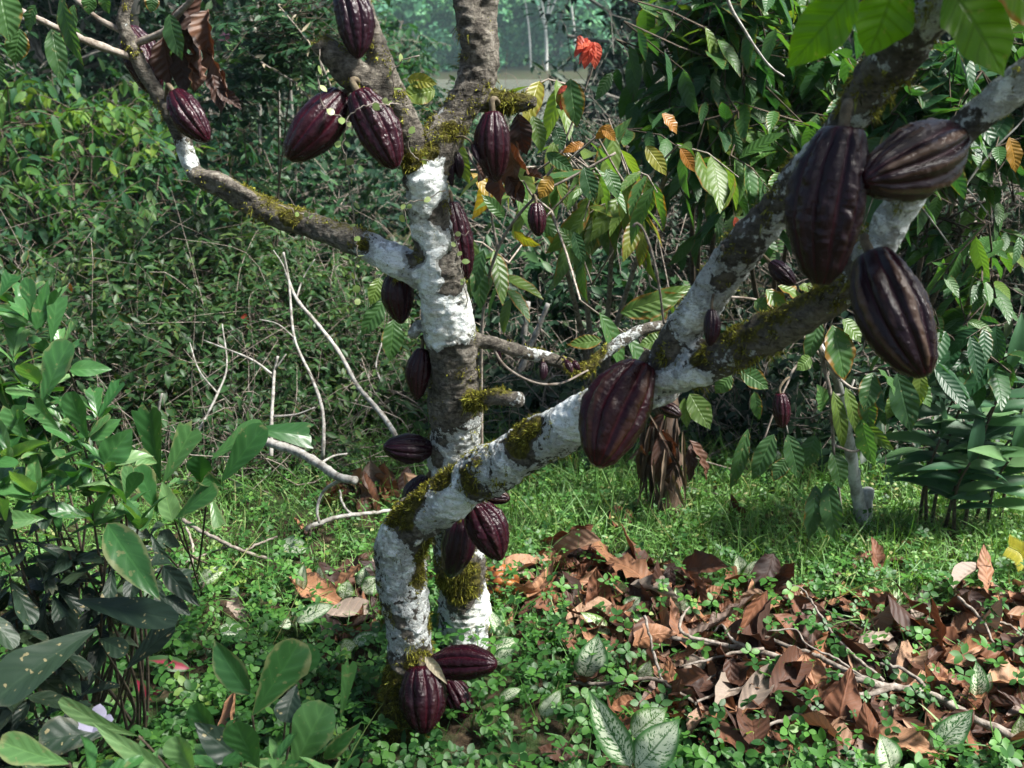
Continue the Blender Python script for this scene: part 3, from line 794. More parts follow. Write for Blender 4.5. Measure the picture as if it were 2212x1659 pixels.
# ================================================================== pods
def pod_mesh(name, L, Wd, mat, seed, parent, bumps=1.0, blunt=None, neck=.05, tip=.40, depth=.15):
    r = np.random.default_rng(seed)
    nt, nr = 84, 120
    t = np.linspace(0, 1, nt)
    prof = np.clip(np.sin(math.pi*np.clip(t**.93*.95+.03, 0, 1)), 0, 1)**(blunt or r.uniform(.34, .52))
    prof *= 1-.22*np.clip((t-.55)/.45, 0, 1)**1.3*tip/.35
    prof *= 1-neck*np.exp(-((t-.13)/.07)**2)
    prof[-1] = .0; prof[0] = .16
    tail = np.clip((t-.9)/.1, 0, 1)
    prof = prof*(1-tail*.35)
    th = np.linspace(0, 2*math.pi, nr, endpoint=False)
    off = r.uniform(0, 6.28)
    ph = (th*5+off)                        # five pairs of ribs
    wig = .22*np.sin(2*th+r.uniform(0, 6))
    major = np.abs(np.sin(ph/1.0*.5+wig*.2))**.75         # deep furrow between pairs
    ridge = np.clip(.25+.75*np.abs(np.sin(ph+1.57+wig*.15))**.8*1.0, 0, 1)
    rib = np.abs(np.sin(ph*1.0+wig*.2))                   # ten ribs
    rib = np.clip(rib, 0, 1)**.7*(.72+.28*np.abs(np.sin(ph*.5+.4)))
    fade = np.clip(t/.10, 0, 1)*np.clip((1-t)/.06, .25, 1)
    R = prof[:, None]*(1-depth*(1-rib[None])*fade[:, None])
    # warts along the ribs
    bx = np.zeros((nt, nr))
    for k in range(3):
        fr = (9, 17, 27)[k]
        ox = r.uniform(0, 100)
        for i in range(nt):
            for j in range(nr):
                bx[i, j] += (.040, .036, .020)[k]*mnoise.noise((math.cos(th[j])*fr*.32+ox, math.sin(th[j])*fr*.32, t[i]*fr*.62))
    rip = np.zeros((nt, nr))
    oy = r.uniform(0, 50)
    for i in range(nt):
        for j in range(nr):
            rip[i, j] = mnoise.noise((math.cos(th[j])*2.6+oy, math.sin(th[j])*2.6, t[i]*34))+.6*mnoise.noise((math.cos(th[j])*7, math.sin(th[j])*7+oy, t[i]*60))
    R = R*(1+bumps*(bx+.020*rip)*(.25+1.0*rib[None]**2)*fade[:, None])
    sx = .5*Wd; bendx = .06*L*r.uniform(-1, 1)
    z = -L*t[:, None]*np.ones((1, nr))
    bow = bendx*np.sin(math.pi*t)[:, None]
    x = sx*R*np.cos(th)[None]+bow; y = sx*R*np.sin(th)[None]
    V_ = np.stack([x, y, z], -1).reshape(-1, 3)
    i = np.arange(nt-1)[:, None]*nr; j = np.arange(nr)[None]; k = (j+1) % nr
    Q_ = np.stack([i+j, i+nr+j, i+nr+k, i+k], -1).reshape(-1, 4)
    V_ = np.vstack([V_, [0, 0, .004*L]]); c0 = len(V_)-1
    jj = np.arange(nr); kk = (jj+1) % nr
    Tt = np.stack([np.full(nr, c0), jj, kk], -1)
    rg = np.concatenate([(np.repeat(rib[None], nt, 0)*(.3+.7*fade[:, None])).ravel(), [.4]])
    me = mk(name, V_, [Q_, Tt], mat, None, attrs={'ridge': rg}, link=False)
    o = bpy.data.objects.new(name, me); COL.objects.link(o); o.parent = parent
    return o


PODGROUP = 'cacao pods growing on the tree'


def pod(a, b_, wpx, mat, label, seed, stalk=True, bumps=1.0, depth=.16, name='cacao_pod', on=None, roll=0.0, cat='cacao pod', group=PODGROUP, **k):
    P = at(*a); Q_ = at(*b_)
    d = Q_-P; L = float(np.linalg.norm(d))
    W = wpx*px((a[1]+b_[1])/2, (a[2]+b_[2])/2)
    root = empty(name, tuple(P))
    tag(root, label, cat, group)
    z = Vector(-unit(d))
    q = z.to_track_quat('Z', 'Y')
    root.rotation_mode = 'QUATERNION'
    root.rotation_quaternion = q @ Matrix.Rotation(roll, 3, 'Z').to_quaternion()
    pod_mesh('husk', L, W, M[mat], seed, root, bumps, depth=depth, **k)
    if stalk:
        ax = TREE_AXIS if on is None else np.array([at(*on)])
        i = np.linalg.norm(ax-P, axis=1).argmin()
        G = ax[i]
        if on is None:
            G = G+unit(P-G)*min(TREE_R[i]*.75, np.linalg.norm(P-G)*.8)
        mid = P+unit(-d)*min(.02, L*.15)*1.0
        C = catmull([P+unit(d)*.003, mid, (mid+G)/2+np.array([0, 0, .006]), G], .004)
        r0 = max(.0018, min(.0045, W*.055))
        Vt, Ft, uvt = tube(C, np.linspace(r0*1.5, r0*1.1, len(C)), 8)
        inv = np.array(root.rotation_quaternion.to_matrix().inverted())
        Vl = (Vt-P)@inv.T
        me = mk('stalk', Vl, Ft, M['stalk'], None, link=False)
        so = bpy.data.objects.new('stalk', me); COL.objects.link(so); so.parent = root
    return root


pod((908, 1438, 1.84), (916, 1586, 1.76), 106, 'pod_maroon', 'shiny maroon pod hanging lowest in front of the mossy trunk foot', 1, roll=.4)
pod((932, 1436, 1.84), (1074, 1434, 1.80), 80, 'pod_maroon', 'maroon pod lying level beside the trunk foot, above two lower pods', 2)
pod((968, 1470, 1.90), (1008, 1552, 1.86), 62, 'pod_maroon', 'dark pod half hidden behind the two lowest pods at the trunk foot', 3)
pod((1020, 1082, 1.93), (1082, 1211, 1.88), 92, 'pod_maroon', 'warty maroon pod hanging under the mossy low branch, in front of another', 4, bumps=1.4)
pod((1000, 1105, 2.02), (972, 1248, 2.0), 76, 'pod_purple', 'dark shaded pod close against the trunk under the low branch', 5)
pod((1040, 1064, 1.96), (1102, 1078, 1.94), 40, 'pod_worn', 'small brown-ribbed pod poking out sideways just under the low branch', 6)
pod((925, 1030, 2.06), (880, 1112, 2.03), 66, 'pod_purple', 'dark pod half behind the mossy low branch, next to the trunk', 7)
pod((930, 970, 2.04), (828, 966, 2.0), 68, 'pod_purple', 'dark purple pod sticking out level from the trunk above dry leaves', 8)
pod((912, 752, 2.0), (901, 864, 1.98), 56, 'pod_maroon', 'narrow upright maroon pod on the shady side at mid trunk', 9, bumps=.5)
pod((862, 578, 2.02), (866, 700, 2.0), 72, 'pod_maroon', 'smooth dark pod hanging under the crotch of the thin side limb', 10, bumps=.3, depth=.1)
pod((742, 205, 1.88), (622, 345, 1.82), 104, 'pod_maroon', 'smooth wine-red pod hanging outward, the outer of the pair under the sawn stump', 11, bumps=.35, depth=.10)
pod((772, 198, 1.84), (856, 364, 1.80), 100, 'pod_maroon', 'glossy pod with pale warty ribs hanging beside round vine leaves against the trunk', 12, bumps=1.3, roll=.3)
pod((742, -40, 1.88), (775, 127, 1.84), 86, 'pod_purple', 'bluish purple pod hanging above the sawn stump, topmost on the tree', 13, bumps=1.3)
pod((1064, 240, 1.92), (1071, 394, 1.90), 82, 'pod_maroon', 'maroon pod hanging below the mossy snapped stub in front of dry leaves', 14, bumps=.8)
pod((986, 328, 1.96), (993, 386, 1.95), 26, 'pod_purple', 'small black young pod close under the mossy fork', 15, bumps=.3)
pod((977, 345, 1.95), (976, 404, 1.94), 17, 'pod_purple', 'thin shrivelled black pod hanging behind a small young pod', 16, bumps=.3)
pod((1020, 312, 1.90), (1036, 352, 1.88), 15, 'pod_purple', 'tiny grey withered pod hanging across the front of a full-grown pod', 17, bumps=.3)
pod((975, 436, 2.02), (1008, 604, 1.99), 66, 'pod_maroon', 'maroon pod with warty pale ribs hugging the sunny side of the upper trunk', 18, bumps=1.4)
pod((1158, 438, 2.40), (1163, 511, 2.38), 42, 'pod_maroon', 'small maroon pod hanging alone among yellowing leaves behind the trunk', 19, bumps=.5, on=(1150, 425, 2.42))
pod((375, 200, 2.16), (449, 306, 2.12), 72, 'pod_maroon', 'dark pod with silvery ribs hanging from the thin bare limb under dry leaves', 20, bumps=1.2)
pod((275, 58, 2.26), (338, 208, 2.24), 84, 'pod_maroon', 'dark pod half hidden behind the thin limb where its twigs part', 21, bumps=1.0)
pod((1822, 275, 1.14), (1772, 618, 1.10), 174, 'pod_black', 'largest pod, all blackish, hanging straight down in front of the thick lichened limb', 22, bumps=1.7, depth=.19, blunt=.36, on=(1834, 232, 1.20))
pod((2062, 302, 1.20), (1864, 392, 1.10), 164, 'pod_worn', 'blackish pod with tan ribs resting level over the fork behind the largest pod', 23, bumps=1.2, depth=.21, roll=.5, blunt=.40)
pod((1880, 548, 1.20), (1998, 815, 1.10), 160, 'pod_worn', 'blackish pod with two broad tan ribs hanging off the mossy forward limb', 24, bumps=1.2, depth=.21, roll=.2, blunt=.38, on=(1868, 528, 1.22))
pod((1385, 788, 1.50), (1288, 1008, 1.40), 152, 'pod_brown', 'big reddish brown pod hanging in the fork of the two thick limbs', 25, bumps=1.4, depth=.19, blunt=.42)
pod((1425, 875, 1.62), (1472, 898, 1.60), 34, 'pod_worn', 'small ribbed pod peeping out behind the big fork pod', 26)
pod((1537, 668, 1.40), (1534, 748, 1.38), 38, 'pod_purple', 'little dark pod standing out between the two thick limbs', 27, bumps=.6)
pod((1664, 566, 1.44), (1718, 616, 1.42), 44, 'pod_purple', 'short dark pod under the upper thick limb beside the largest pod', 28)
pod((1685, 850, 2.30), (1690, 925, 2.28), 40, 'pod_maroon', 'little maroon pod dangling among hanging ribbed leaves below the limbs', 29, on=(1705, 815, 2.32))
pod((1173, 782, 2.02), (1172, 822, 2.0), 21, 'pod_purple', 'tiny black pod hanging from the thin mossy side branch', 30, bumps=.3)
pod((1222, 778, 2.0), (1236, 805, 1.98), 17, 'pod_maroon', 'tiny reddish pod sitting on the mossy tip of the side branch', 31, bumps=.4)
pod((1238, 780, 2.0), (1252, 800, 1.99), 15, 'pod_maroon', 'tiniest reddish pod touching its twin on the mossy side branch', 32, bumps=.4)
pod((1076, 752, 2.0), (1079, 790, 2.0), 11, 'pod_purple', 'sliver of a withered black pod under the side branch next to the trunk', 33, bumps=.3)
yo = gy(1318)+.02
pod((1052, 1255, yo), (1108, 1275, yo+.06), 94, 'pod_old', 'orange brown rotting pod lying on the ground behind the trunk', 34, stalk=True, bumps=.5, depth=.26, name='fallen_pod', on=(1044, 1252, yo-.01), group=None, cat='fallen pod')

# a climbing vine with round leaves over the upper trunk
vine = empty('climbing_vine', tuple(at(745, 260, 1.80)))
tag(vine, 'thin climbing vine of tiny round leaves trailing over the upper trunk', 'vine')
vb = Bag(); vl = Bag()
VP = [[(858, 225, 1.83), (820, 225, 1.80), (780, 232, 1.79), (752, 262, 1.79), (742, 310, 1.80), (748, 360, 1.81), (758, 420, 1.83), (766, 500, 1.85), (770, 560, 1.87), (764, 660, 1.9)],
      [(752, 262, 1.79), (730, 250, 1.79), (700, 230, 1.82), (690, 160, 1.82), (688, 110, 1.82)],
      [(905, 120, 1.86), (870, 130, 1.86), (850, 150, 1.86), (850, 190, 1.86), (838, 215, 1.86)],
      [(885, 260, 1.87), (880, 300, 1.87), (895, 340, 1.87), (930, 352, 1.86)],
      [(1010, 500, 1.92), (985, 520, 1.92), (990, 545, 1.93), (1000, 590, 1.93), (1010, 660, 1.94)],
      [(960, 408, 1.88), (945, 420, 1.88), (880, 440, 1.88), (868, 440, 1.89), (885, 500, 1.9)],
      [(690, 462, 2.0), (650, 462, 2.02), (600, 440, 2.03)]]
for rows in VP:
    C = catmull([at(*r) for r in rows], .008)
    C = C+RNG.normal(0, .002, C.shape)
    vb.tube(C, .0011, 4)
    k = np.arange(2, len(C), 3); k = k[RNG.random(len(k)) < .8]
    n = len(k)
    if n:
        d = unit(RNG.normal(0, 1, (n, 3))+[0, -.2, 0])
        vl.add(*leaves(template('oval', 4, 1, fold=.1, curl=-.15), C[k], d, RNG.normal(0, .5, (n, 3))+[0, -1, .5], RNG.uniform(.011, .019, n), RNG.uniform(.009, .016, n), .4))
vb.build('stem', M['twig'], vine); vl.build('foliage', M['vine'], vine)

# dead curled leaves caught in the branches
T_DRY = [template('cacao', 12, 3, fold=.35+.25*(k % 3), curl=.25*((k % 4)-1), wave=.10+.04*(k % 3), nw=2+k % 3, seed=20+k, ragged=.14, crumple=.012) for k in range(12)]


def dead_bunch(name, label, items, mat='drydark', cat='dead leaves'):
    r = empty(name, tuple(at(*items[0][0])))
    tag(r, label, cat)
    for bse, tp, w in items:
        one_leaf(bse, tp, w*1.3, mat, parent=r, T=T_DRY[RNG.integers(12)], bend=RNG.uniform(-.8, 1.1), jitter=.8, twist=RNG.uniform(-1.2, 1.2))
    C = catmull([at(*items[0][0])+[0, 0, .03], at(*items[0][0])], .01)
    bb = Bag(); bb.tube(C, .0025, 5); bb.build('stalk', M['twigdark'], r)
    return r


dead_bunch('dead_leaf_cluster', 'bunch of dark brown dead leaves hanging behind the thin bare limb',
           [((440, -15, 2.2), (425, 120, 2.2), 46), ((352, 80, 2.22), (372, 192, 2.22), 40), ((395, 115, 2.21), (420, 200, 2.2), 46), ((440, 95, 2.2), (482, 172, 2.18), 38), ((455, 140, 2.2), (478, 246, 2.19), 40),
            ((468, 190, 2.19), (522, 238, 2.18), 26), ((385, 95, 2.22), (398, 205, 2.21), 40), ((452, 20, 2.21), (462, 125, 2.2), 44), ((425, 60, 2.22), (440, 185, 2.21), 40), ((410, 0, 2.21), (445, 95, 2.2), 52), ((480, 150, 2.2), (492, 215, 2.19), 22), ((400, 20, 2.22), (395, 120, 2.22), 44)])
dead_bunch('dead_leaf_cluster', 'bunch of grey brown dead leaves behind the pod under the snapped stub',
           [((1120, 245, 2.05), (1138, 335, 2.04), 46), ((1108, 300, 2.05), (1150, 385, 2.04), 44), ((1070, 360, 2.03), (1082, 444, 2.02), 50), ((1050, 340, 2.03), (1032, 395, 2.02), 26), ((1100, 320, 2.05), (1110, 440, 2.04), 44), ((1095, 380, 2.04), (1130, 440, 2.04), 36), ((1130, 380, 2.05), (1175, 388, 2.04), 20)])

# ================================================================== ground
def ground_mat():
    s = NT('soil')
    vec = s.obj()
    n = s.noise(6, 8, .7, vec); n2 = s.noise(60, 5, .7, vec)
    c = s.ramp(n2, [(.3, (.016, .012, .008)), (.5, (.04, .028, .018)), (.7, (.085, .06, .038))])
    c = s.mix(s.smooth(n, .42, .62), c, (.028, .05, .016))
    return s.done(s.bsdf(c, .95, .1, s.bump(n2, .8, .01)))


def axis(lo, hi, fine_lo, fine_hi, fine, grow=1.12):
    a = list(np.arange(fine_lo, fine_hi+1e-6, fine))
    st = fine
    while a[-1] < hi:
        st *= grow; a.append(a[-1]+st)
    st = fine; b_ = []
    x = fine_lo
    while x > lo:
        st *= grow; x -= st; b_.append(x)
    return np.array(b_[::-1]+a)


xs = axis(-420, 420, -2.5, 2.5, .06); ys = axis(-40, 420, .6, 4.5, .06)
gx, gyy = np.meshgrid(xs, ys)
zz = gz(gx, gyy)
Vg = np.stack([gx, gyy, zz], -1).reshape(-1, 3)
nx, ny = len(xs), len(ys)
i = np.arange(ny-1)[:, None]*nx; j = np.arange(nx-1)[None]
Qg = np.stack([i+j, i+j+1, i+nx+j+1, i+nx+j], -1).reshape(-1, 4)
tag(mk('ground', Vg, Qg, ground_mat()), kind='structure')

s = NT('river_water')
n = s.noise(.8, 4, .6, s.obj())
mwater = s.done(s.bsdf(s.mix(n, (.10, .105, .085), (.15, .15, .12)), .22, .5, s.bump(n, .15, .3)))
wx = np.array([-400, 400.]); wy = np.array([50., 96.])
Vw = np.array([[-400, 50, -3.35], [400, 50, -3.35], [400, 96, -3.35], [-400, 96, -3.35]], float)
tag(mk('river', Vw, np.array([[0, 1, 2, 3]]), mwater, smooth=False), kind='structure')


def in_poly(u, v, poly):
    u = np.asarray(u); v = np.asarray(v); c = np.zeros(u.shape, bool)
    for (x1, y1), (x2, y2) in zip(poly, poly[1:]+poly[:1]):
        c ^= ((y1 > v) != (y2 > v)) & (u < (x2-x1)*(v-y1)/(y2-y1+1e-9)+x1)
    return c


PILE = [(1100, 1245), (1240, 1215), (1330, 1210), (1480, 1265), (1650, 1290), (1800, 1310), (1960, 1320), (2100, 1270), (2330, 1310), (2330, 1690), (2150, 1630), (2000, 1650), (1800, 1670), (1560, 1640), (1430, 1530), (1290, 1400), (1120, 1370)]
PILE2 = [(690, 1330), (700, 1240), (800, 1220), (840, 1290), (845, 1390), (720, 1390)]


def pile(x, y):
    u, v = proj(np.stack([x, y, np.zeros_like(x)], -1))
    return in_poly(u, v, PILE) | in_poly(u, v, PILE2)


def pile_h(x, y):
    """height of the litter heap"""
    g = 0
    for cx_, cy_, h, r in [(1600, 1400, .055, .34), (1990, 1400, .05, .35), (1300, 1300, .03, .3), (1750, 1520, .035, .35), (2250, 1430, .05, .35), (1480, 1330, .05, .25)]:
        c = at(cx_, cy_, gy(cy_))
        g = np.maximum(g, h*np.exp(-((x-c[0])**2+(y-c[1])**2)/r**2))
    return g


def gpt(u, v, h=.03):
    """ground point seen at (u, v) when it lies h above the soil"""
    b_ = (CY-v)/FPX; t = (CAMH-h)/(sp-b_*cp)
    return np.array([(u-CX)/FPX*t, t*(cp+b_*sp), h])


# ================================================================== speckled variegated plants
T_VAR = [template('cacao', 12, 3, fold=.30+.1*k, curl=-.12, wave=.05, nw=2, seed=70+k) for k in range(3)]


CLEAR = []


def varieg(label, items, mat='varieg', name='variegated_plant', cat='foliage plant', rise=28):
    b0 = items[0][0]
    foot = gpt(b0[0], b0[1]+rise, 0.0)
    r = empty(name, tuple(foot)); tag(r, label, cat, None)
    for (bu, bv), (tu, tv), w in items:
        Y = gy(bv+rise*.7)
        dY = .0 if tv < bv else -.05
        one_leaf((bu, bv, Y), (tu, tv, Y+dY), w, mat, parent=r, T=T_VAR[RNG.integers(3)], face=(RNG.uniform(-.4, .4), -1, .9), bend=RNG.uniform(.1, .7), jitter=.15)
        CLEAR.append(foot[:2]); m_ = at(bu, bv, Y); CLEAR.append(m_[:2]); CLEAR.append(m_[:2]*.97); CLEAR.append((m_[:2]+at(tu, tv, Y)[:2])/2*.965)
        C = catmull([foot+[0, 0, -.01], (foot+at(bu, bv, Y))/2+RNG.normal(0, .006, 3), at(bu, bv, Y)], .01)
        bb = Bag(); bb.tube(C, np.linspace(.004, .0025, len(C)), 6); bb.build('stalk', M['greenstem'], r)


varieg('speckled plant nearest the camera with two broad cream-splashed leaves fanning out', [((1362, 1655), (1272, 1490), 72), ((1374, 1660), (1468, 1552), 92), ((1366, 1590), (1440, 1530), 72)], rise=60)
varieg('speckled plant with one large upright leaf standing before the twig arch', [((1262, 1462), (1292, 1368), 76)])
varieg('small heart-shaped speckled leaf in clover just behind the nearest speckled plant', [((1168, 1545), (1212, 1488), 44)])
varieg('pair of narrow speckled leaves right behind the trunk foot', [((1090, 1380), (1052, 1312), 30), ((1062, 1402), (1122, 1380), 32), ((1066, 1432), (1114, 1402), 38)])
varieg('small flat speckled leaf low in clover beside the lowest pods', [((1078, 1512), (1128, 1486), 28)])
varieg('speckled leaf at the near edge of the litter behind the trunk', [((1352, 1322), (1384, 1290), 42), ((1358, 1330), (1395, 1345), 26)])
varieg('upright speckled leaf before the dark standing leaf', [((1473, 1325), (1460, 1268), 42)])
varieg('slanting narrow speckled leaf under a grass blade behind the big upright speckled leaf', [((1318, 1368), (1254, 1322), 34)])
varieg('small upright speckled leaf below the fallen branch tip', [((1386, 1472), (1404, 1426), 40)])
varieg('cluster of small speckled leaves just left of the leaning trunk foot', [((778, 1266), (802, 1216), 44), ((784, 1280), (824, 1246), 44), ((742, 1294), (752, 1252), 42)])
varieg('pale triangular speckled leaf beside the shrub', [((432, 1258), (490, 1226), 46), ((500, 1290), (516, 1266), 24)])
varieg('round speckled leaf in clover next to the single reddish brown leaf', [((478, 1352), (536, 1384), 46)])
varieg('bright speckled leaf pair lying sideways between shrub and trunk', [((640, 1342), (722, 1306), 42), ((628, 1345), (600, 1352), 26)])
varieg('folded speckled leaf on the lawn above the clover', [((606, 1172), (672, 1190), 46), ((652, 1276), (658, 1216), 30), ((694, 1262), (690, 1222), 26)])
varieg('two-leaved speckled seedling on the lawn behind the litter', [((1604, 1250), (1590, 1194), 40), ((1606, 1252), (1638, 1208), 38)], rise=16)
varieg('tall narrow speckled leaf near the right edge of the litter', [((2108, 1512), (2108, 1426), 46), ((2114, 1500), (2140, 1452), 30)])
varieg('broad speckled leaf under the thick end of the fallen branch', [((2006, 1626), (2102, 1532), 66)])
varieg('dark speckled leaf rising from the bottom edge by the arching grass', [((1925, 1665), (1900, 1585), 68)], rise=50)
varieg('speckled leaf half out of view at the lower right', [((2205, 1610), (2205, 1545), 44), ((2215, 1600), (2240, 1540), 40)], rise=30)
varieg('small pale speckled leaf behind the spiky grass tuft', [((1938, 1318), (1930, 1272), 26)])
varieg('low speckled leaves in clover left of the standing trunk foot', [((760, 1390), (820, 1370), 32), ((735, 1400), (770, 1392), 36)])
varieg('pink-centred caladium leaf glowing under the shrub', [((412, 1446), (306, 1424), 34)], 'redcal', 'caladium', 'caladium')
varieg('red and green caladium leaf pointing down beside the shrub stems', [((292, 1468), (340, 1528), 40), ((330, 1500), (355, 1490), 24)], 'redcal', 'caladium', 'caladium')

# ---- peanut-like ground cover: four oval leaflets on a thin stalk
def scatter(n, x0, x1, y0, y1):
    x = RNG.uniform(x0, x1, n); y = RNG.uniform(y0, y1, n)
    ok = np.abs(x) < .62*y+.55
    return x[ok], y[ok]


tree_feet = [at(880, 1560, 1.87)[:2], at(1003, 1390, 2.17)[:2]]
x, y = scatter(52000, -3.0, 3.0, 1.15, 3.7)
pm = pile(x, y)
nn = np.array([mnoise.noise((a*2.1, b_*2.1, 3.)) for a, b_ in zip(x, y)])
nf = np.array([mnoise.noise((a*6, b_*6, 8.)) for a, b_ in zip(x, y)])
keep = np.where(pm, RNG.random(len(x)) < .13, RNG.random(len(x)) < np.clip(.72+.5*nn+.4*nf, .2, 1))
keep &= ~((y > 2.3) & (RNG.random(len(x)) < np.clip((y-2.25)*2.0, 0, .82)))
for f in CLEAR: keep &= np.hypot(x-f[0], y-f[1]) > .03
for f in tree_feet: keep &= np.hypot(x-f[0], y-f[1]) > .075
nf = nf[keep]
x, y, pm, nn = x[keep], y[keep], pm[keep], nn[keep]
n = len(x)
size = RNG.uniform(.009, .026, n)*np.clip(1.25-.38*(y-1.5), .6, 1.2)
hgt = RNG.uniform(.015, .085, n)*np.clip(1.2+.5*nn, .5, 1.5)+pile_h(x, y)*pm*1.1
base = np.stack([x, y, gz(x, y)], -1)
lean = RNG.normal(0, .35, (n, 3)); lean[:, 2] = 1
top = base+unit(lean)*hgt[:, None]
bg = Bag()
T_ov = template('oval', 4, 1, fold=.28, curl=-.1)
az = RNG.uniform(0, 6.28, n)
tilt = unit(np.stack([RNG.normal(0, .42, n), RNG.normal(-.12, .42, n), np.ones(n)], -1))
hue = np.clip(RNG.random(n)**1.4*.8+.25*nn+.2*nf+.08, 0, 1)
for k, da in enumerate((-.45, .45, math.pi-.75, math.pi+.75)):
    a = az+da+RNG.normal(0, .1, n)
    d = np.stack([np.cos(a), np.sin(a), np.zeros(n)], -1)
    d = unit(d-tilt*np.sum(d*tilt, 1, keepdims=True)+tilt*RNG.normal(.15, .2, (n, 1)))
    r3 = np.stack([np.clip(hue+RNG.normal(0, .06, n), 0, 1), RNG.random(n), RNG.random(n)], -1)
    bg.add(*leaves(T_ov, top+d*.002, d, tilt, size*RNG.uniform(.85, 1.15, n), size*.62, RNG.uniform(-.2, .7, n), r3))
T_st = template('blade', 2, 1, fold=.3)
dv = top-base
bg.add(*leaves(T_st, base, unit(dv), RNG.normal(0, 1, (n, 3)), np.linalg.norm(dv, axis=1)*1.02, .0022, .1, np.tile([.2, .5, .5], (n, 1))))
q = RNG.choice(n, n//5, replace=False); m = len(q); az2 = RNG.uniform(0, 6.28, m)
bg.add(*leaves(template('lance', 5, 1, fold=.35), base[q]+[0, 0, .01], np.stack([np.cos(az2), np.sin(az2), RNG.uniform(.2, 1.2, m)], -1), [0, 0, 1.], RNG.uniform(.03, .075, m), RNG.uniform(.006, .02, m), RNG.uniform(.2, 1.4, m), RNG.random((m, 3))*[.5, 1, 1]))
tag(bg.build('ground_cover', M['clover'], None), 'low ground cover of small oval four-part leaves over the garden floor', 'ground cover', kind='stuff')

# ---- small weeds and grass of the lawn behind
x, y = scatter(46000, -3.6, 3.6, 1.5, 4.6)
u, v = proj(np.stack([x, y, np.zeros_like(x)], -1))
dens = np.clip((y-2.05)/.5, .04, 1)*np.where(u > 1000, 1.0, .45)
dens = np.where(in_poly(u, v, PILE), .05, dens)
keep = RNG.random(len(x)) < dens
x, y = x[keep], y[keep]
n = len(x)
base = np.stack([x, y, gz(x, y)], -1)
bgr = Bag()
T_bl = template('blade', 5, 1, fold=.5)
for k in range(3):
    d = RNG.normal(0, .55, (n, 3)); d[:, 2] = 1
    Ls = RNG.uniform(.04, .125, n)*np.where(RNG.random(n) < .08, 1.9, 1)
    r3 = RNG.random((n, 3))
    bgr.add(*leaves(T_bl, base+RNG.normal(0, .012, (n, 3))*[1, 1, 0], unit(d), RNG.normal(0, 1, (n, 3)), Ls, RNG.uniform(.0028, .006, n), RNG.uniform(.2, 1.9, n), r3))
d = RNG.normal(0, 1, (n, 3)); d[:, 2] = RNG.uniform(0, .8, n)
for k in range(2):
    az = RNG.uniform(0, 6.28, n)
    d = np.stack([np.cos(az), np.sin(az), RNG.uniform(-.1, .5, n)], -1)
    bgr.add(*leaves(template('oval', 3, 1, fold=.2), base+[0, 0, 1]*RNG.uniform(.01, .06, (n, 1)), unit(d), [0, -.2, 1.]+RNG.normal(0, .3, (n, 3)), RNG.uniform(.010, .022, n), RNG.uniform(.006, .012, n), .4))
tag(bgr.build('grass', M['grass'], None), 'short grass and weeds of the lawn behind the tree', 'grass', kind='stuff')

# ---- tufts of longer grass one can tell apart
def tuft(u, v, n, Lpx, label, spread=.9, wide=.006, fold=.5):
    Y = gy(v); c = at(u, v, Y); r = empty('grass_tuft', tuple(c)); tag(r, label, 'grass tuft', 'grass tufts in the leaf litter')
    k = Lpx*px(v, Y)
    d = RNG.normal(0, spread, (n, 3)); d[:, 2] = 1.0
    bb = Bag()
    bb.add(*leaves(template('blade', 9, 1, fold=fold), c+RNG.normal(0, .012, (n, 3))*[1, 1, 0], unit(d), RNG.normal(0, .2, (n, 3))+[0, 0, 1], k*RNG.uniform(.55, 1.15, n), RNG.uniform(.6, 1.2, n)*wide, RNG.uniform(.3, 1.7, n)))
    bb.build('foliage', M['grass'], r)


tuft(1898, 1365, 22, 170, 'spiky pale-edged grass tuft rising behind the leaf litter', .6, .008)
tuft(1935, 1640, 12, 210, 'arching grass tuft in front of the fallen branch', .75, .010)
tuft(2075, 1640, 9, 180, 'small broad-bladed grass tuft near the thick end of the fallen branch', .8, .011)
tuft(1355, 1385, 7, 90, 'little grass tuft beside the litter behind the trunk foot', .7, .007)
tuft(1960, 1165, 14, 100, 'grass tuft at the edge of the lawn under the hanging leaves', .7, .006)
tuft(1500, 1085, 14, 95, 'grass tuft growing by the dead banana stem', .7, .006)

# ================================================================== dead leaves on the ground
DRYM = []
for k in range(14):
    T = template('cacao', 12, 3, fold=RNG.uniform(-.3, .75), curl=RNG.uniform(-.6, .75), wave=RNG.uniform(.05, .2), nw=int(RNG.integers(1, 5)), seed=50+k, ragged=RNG.uniform(.02, .26), crumple=.016)
    b_ = RNG.uniform(-1.2, 1.3)
    for q in range(2):
        V_, F_, uv_, r_ = leaves(T, [[0, 0, 0]], [[0, 1, 0]], [[0, 0, 1]], 1.0, RNG.uniform(.34, .48), b_, np.array([[RNG.random(), RNG.random(), RNG.random()]]), RNG.uniform(-.9, .9))
        V_ = V_-V_.mean(0)
        DRYM.append(mk('fallen_leaf', V_, F_, M['dry'], None, uv=uv_, rnd=r_, link=False))


def place_dry(c, L, yaw, pitch, roll, mesh, label, group, name='fallen_leaf'):
    o = bpy.data.objects.new(name, mesh); COL.objects.link(o)
    o.location = c; o.scale = (L, L, L)
    o.rotation_euler = (pitch, roll, yaw)
    tag(o, label, 'dead leaf', group)
    return o


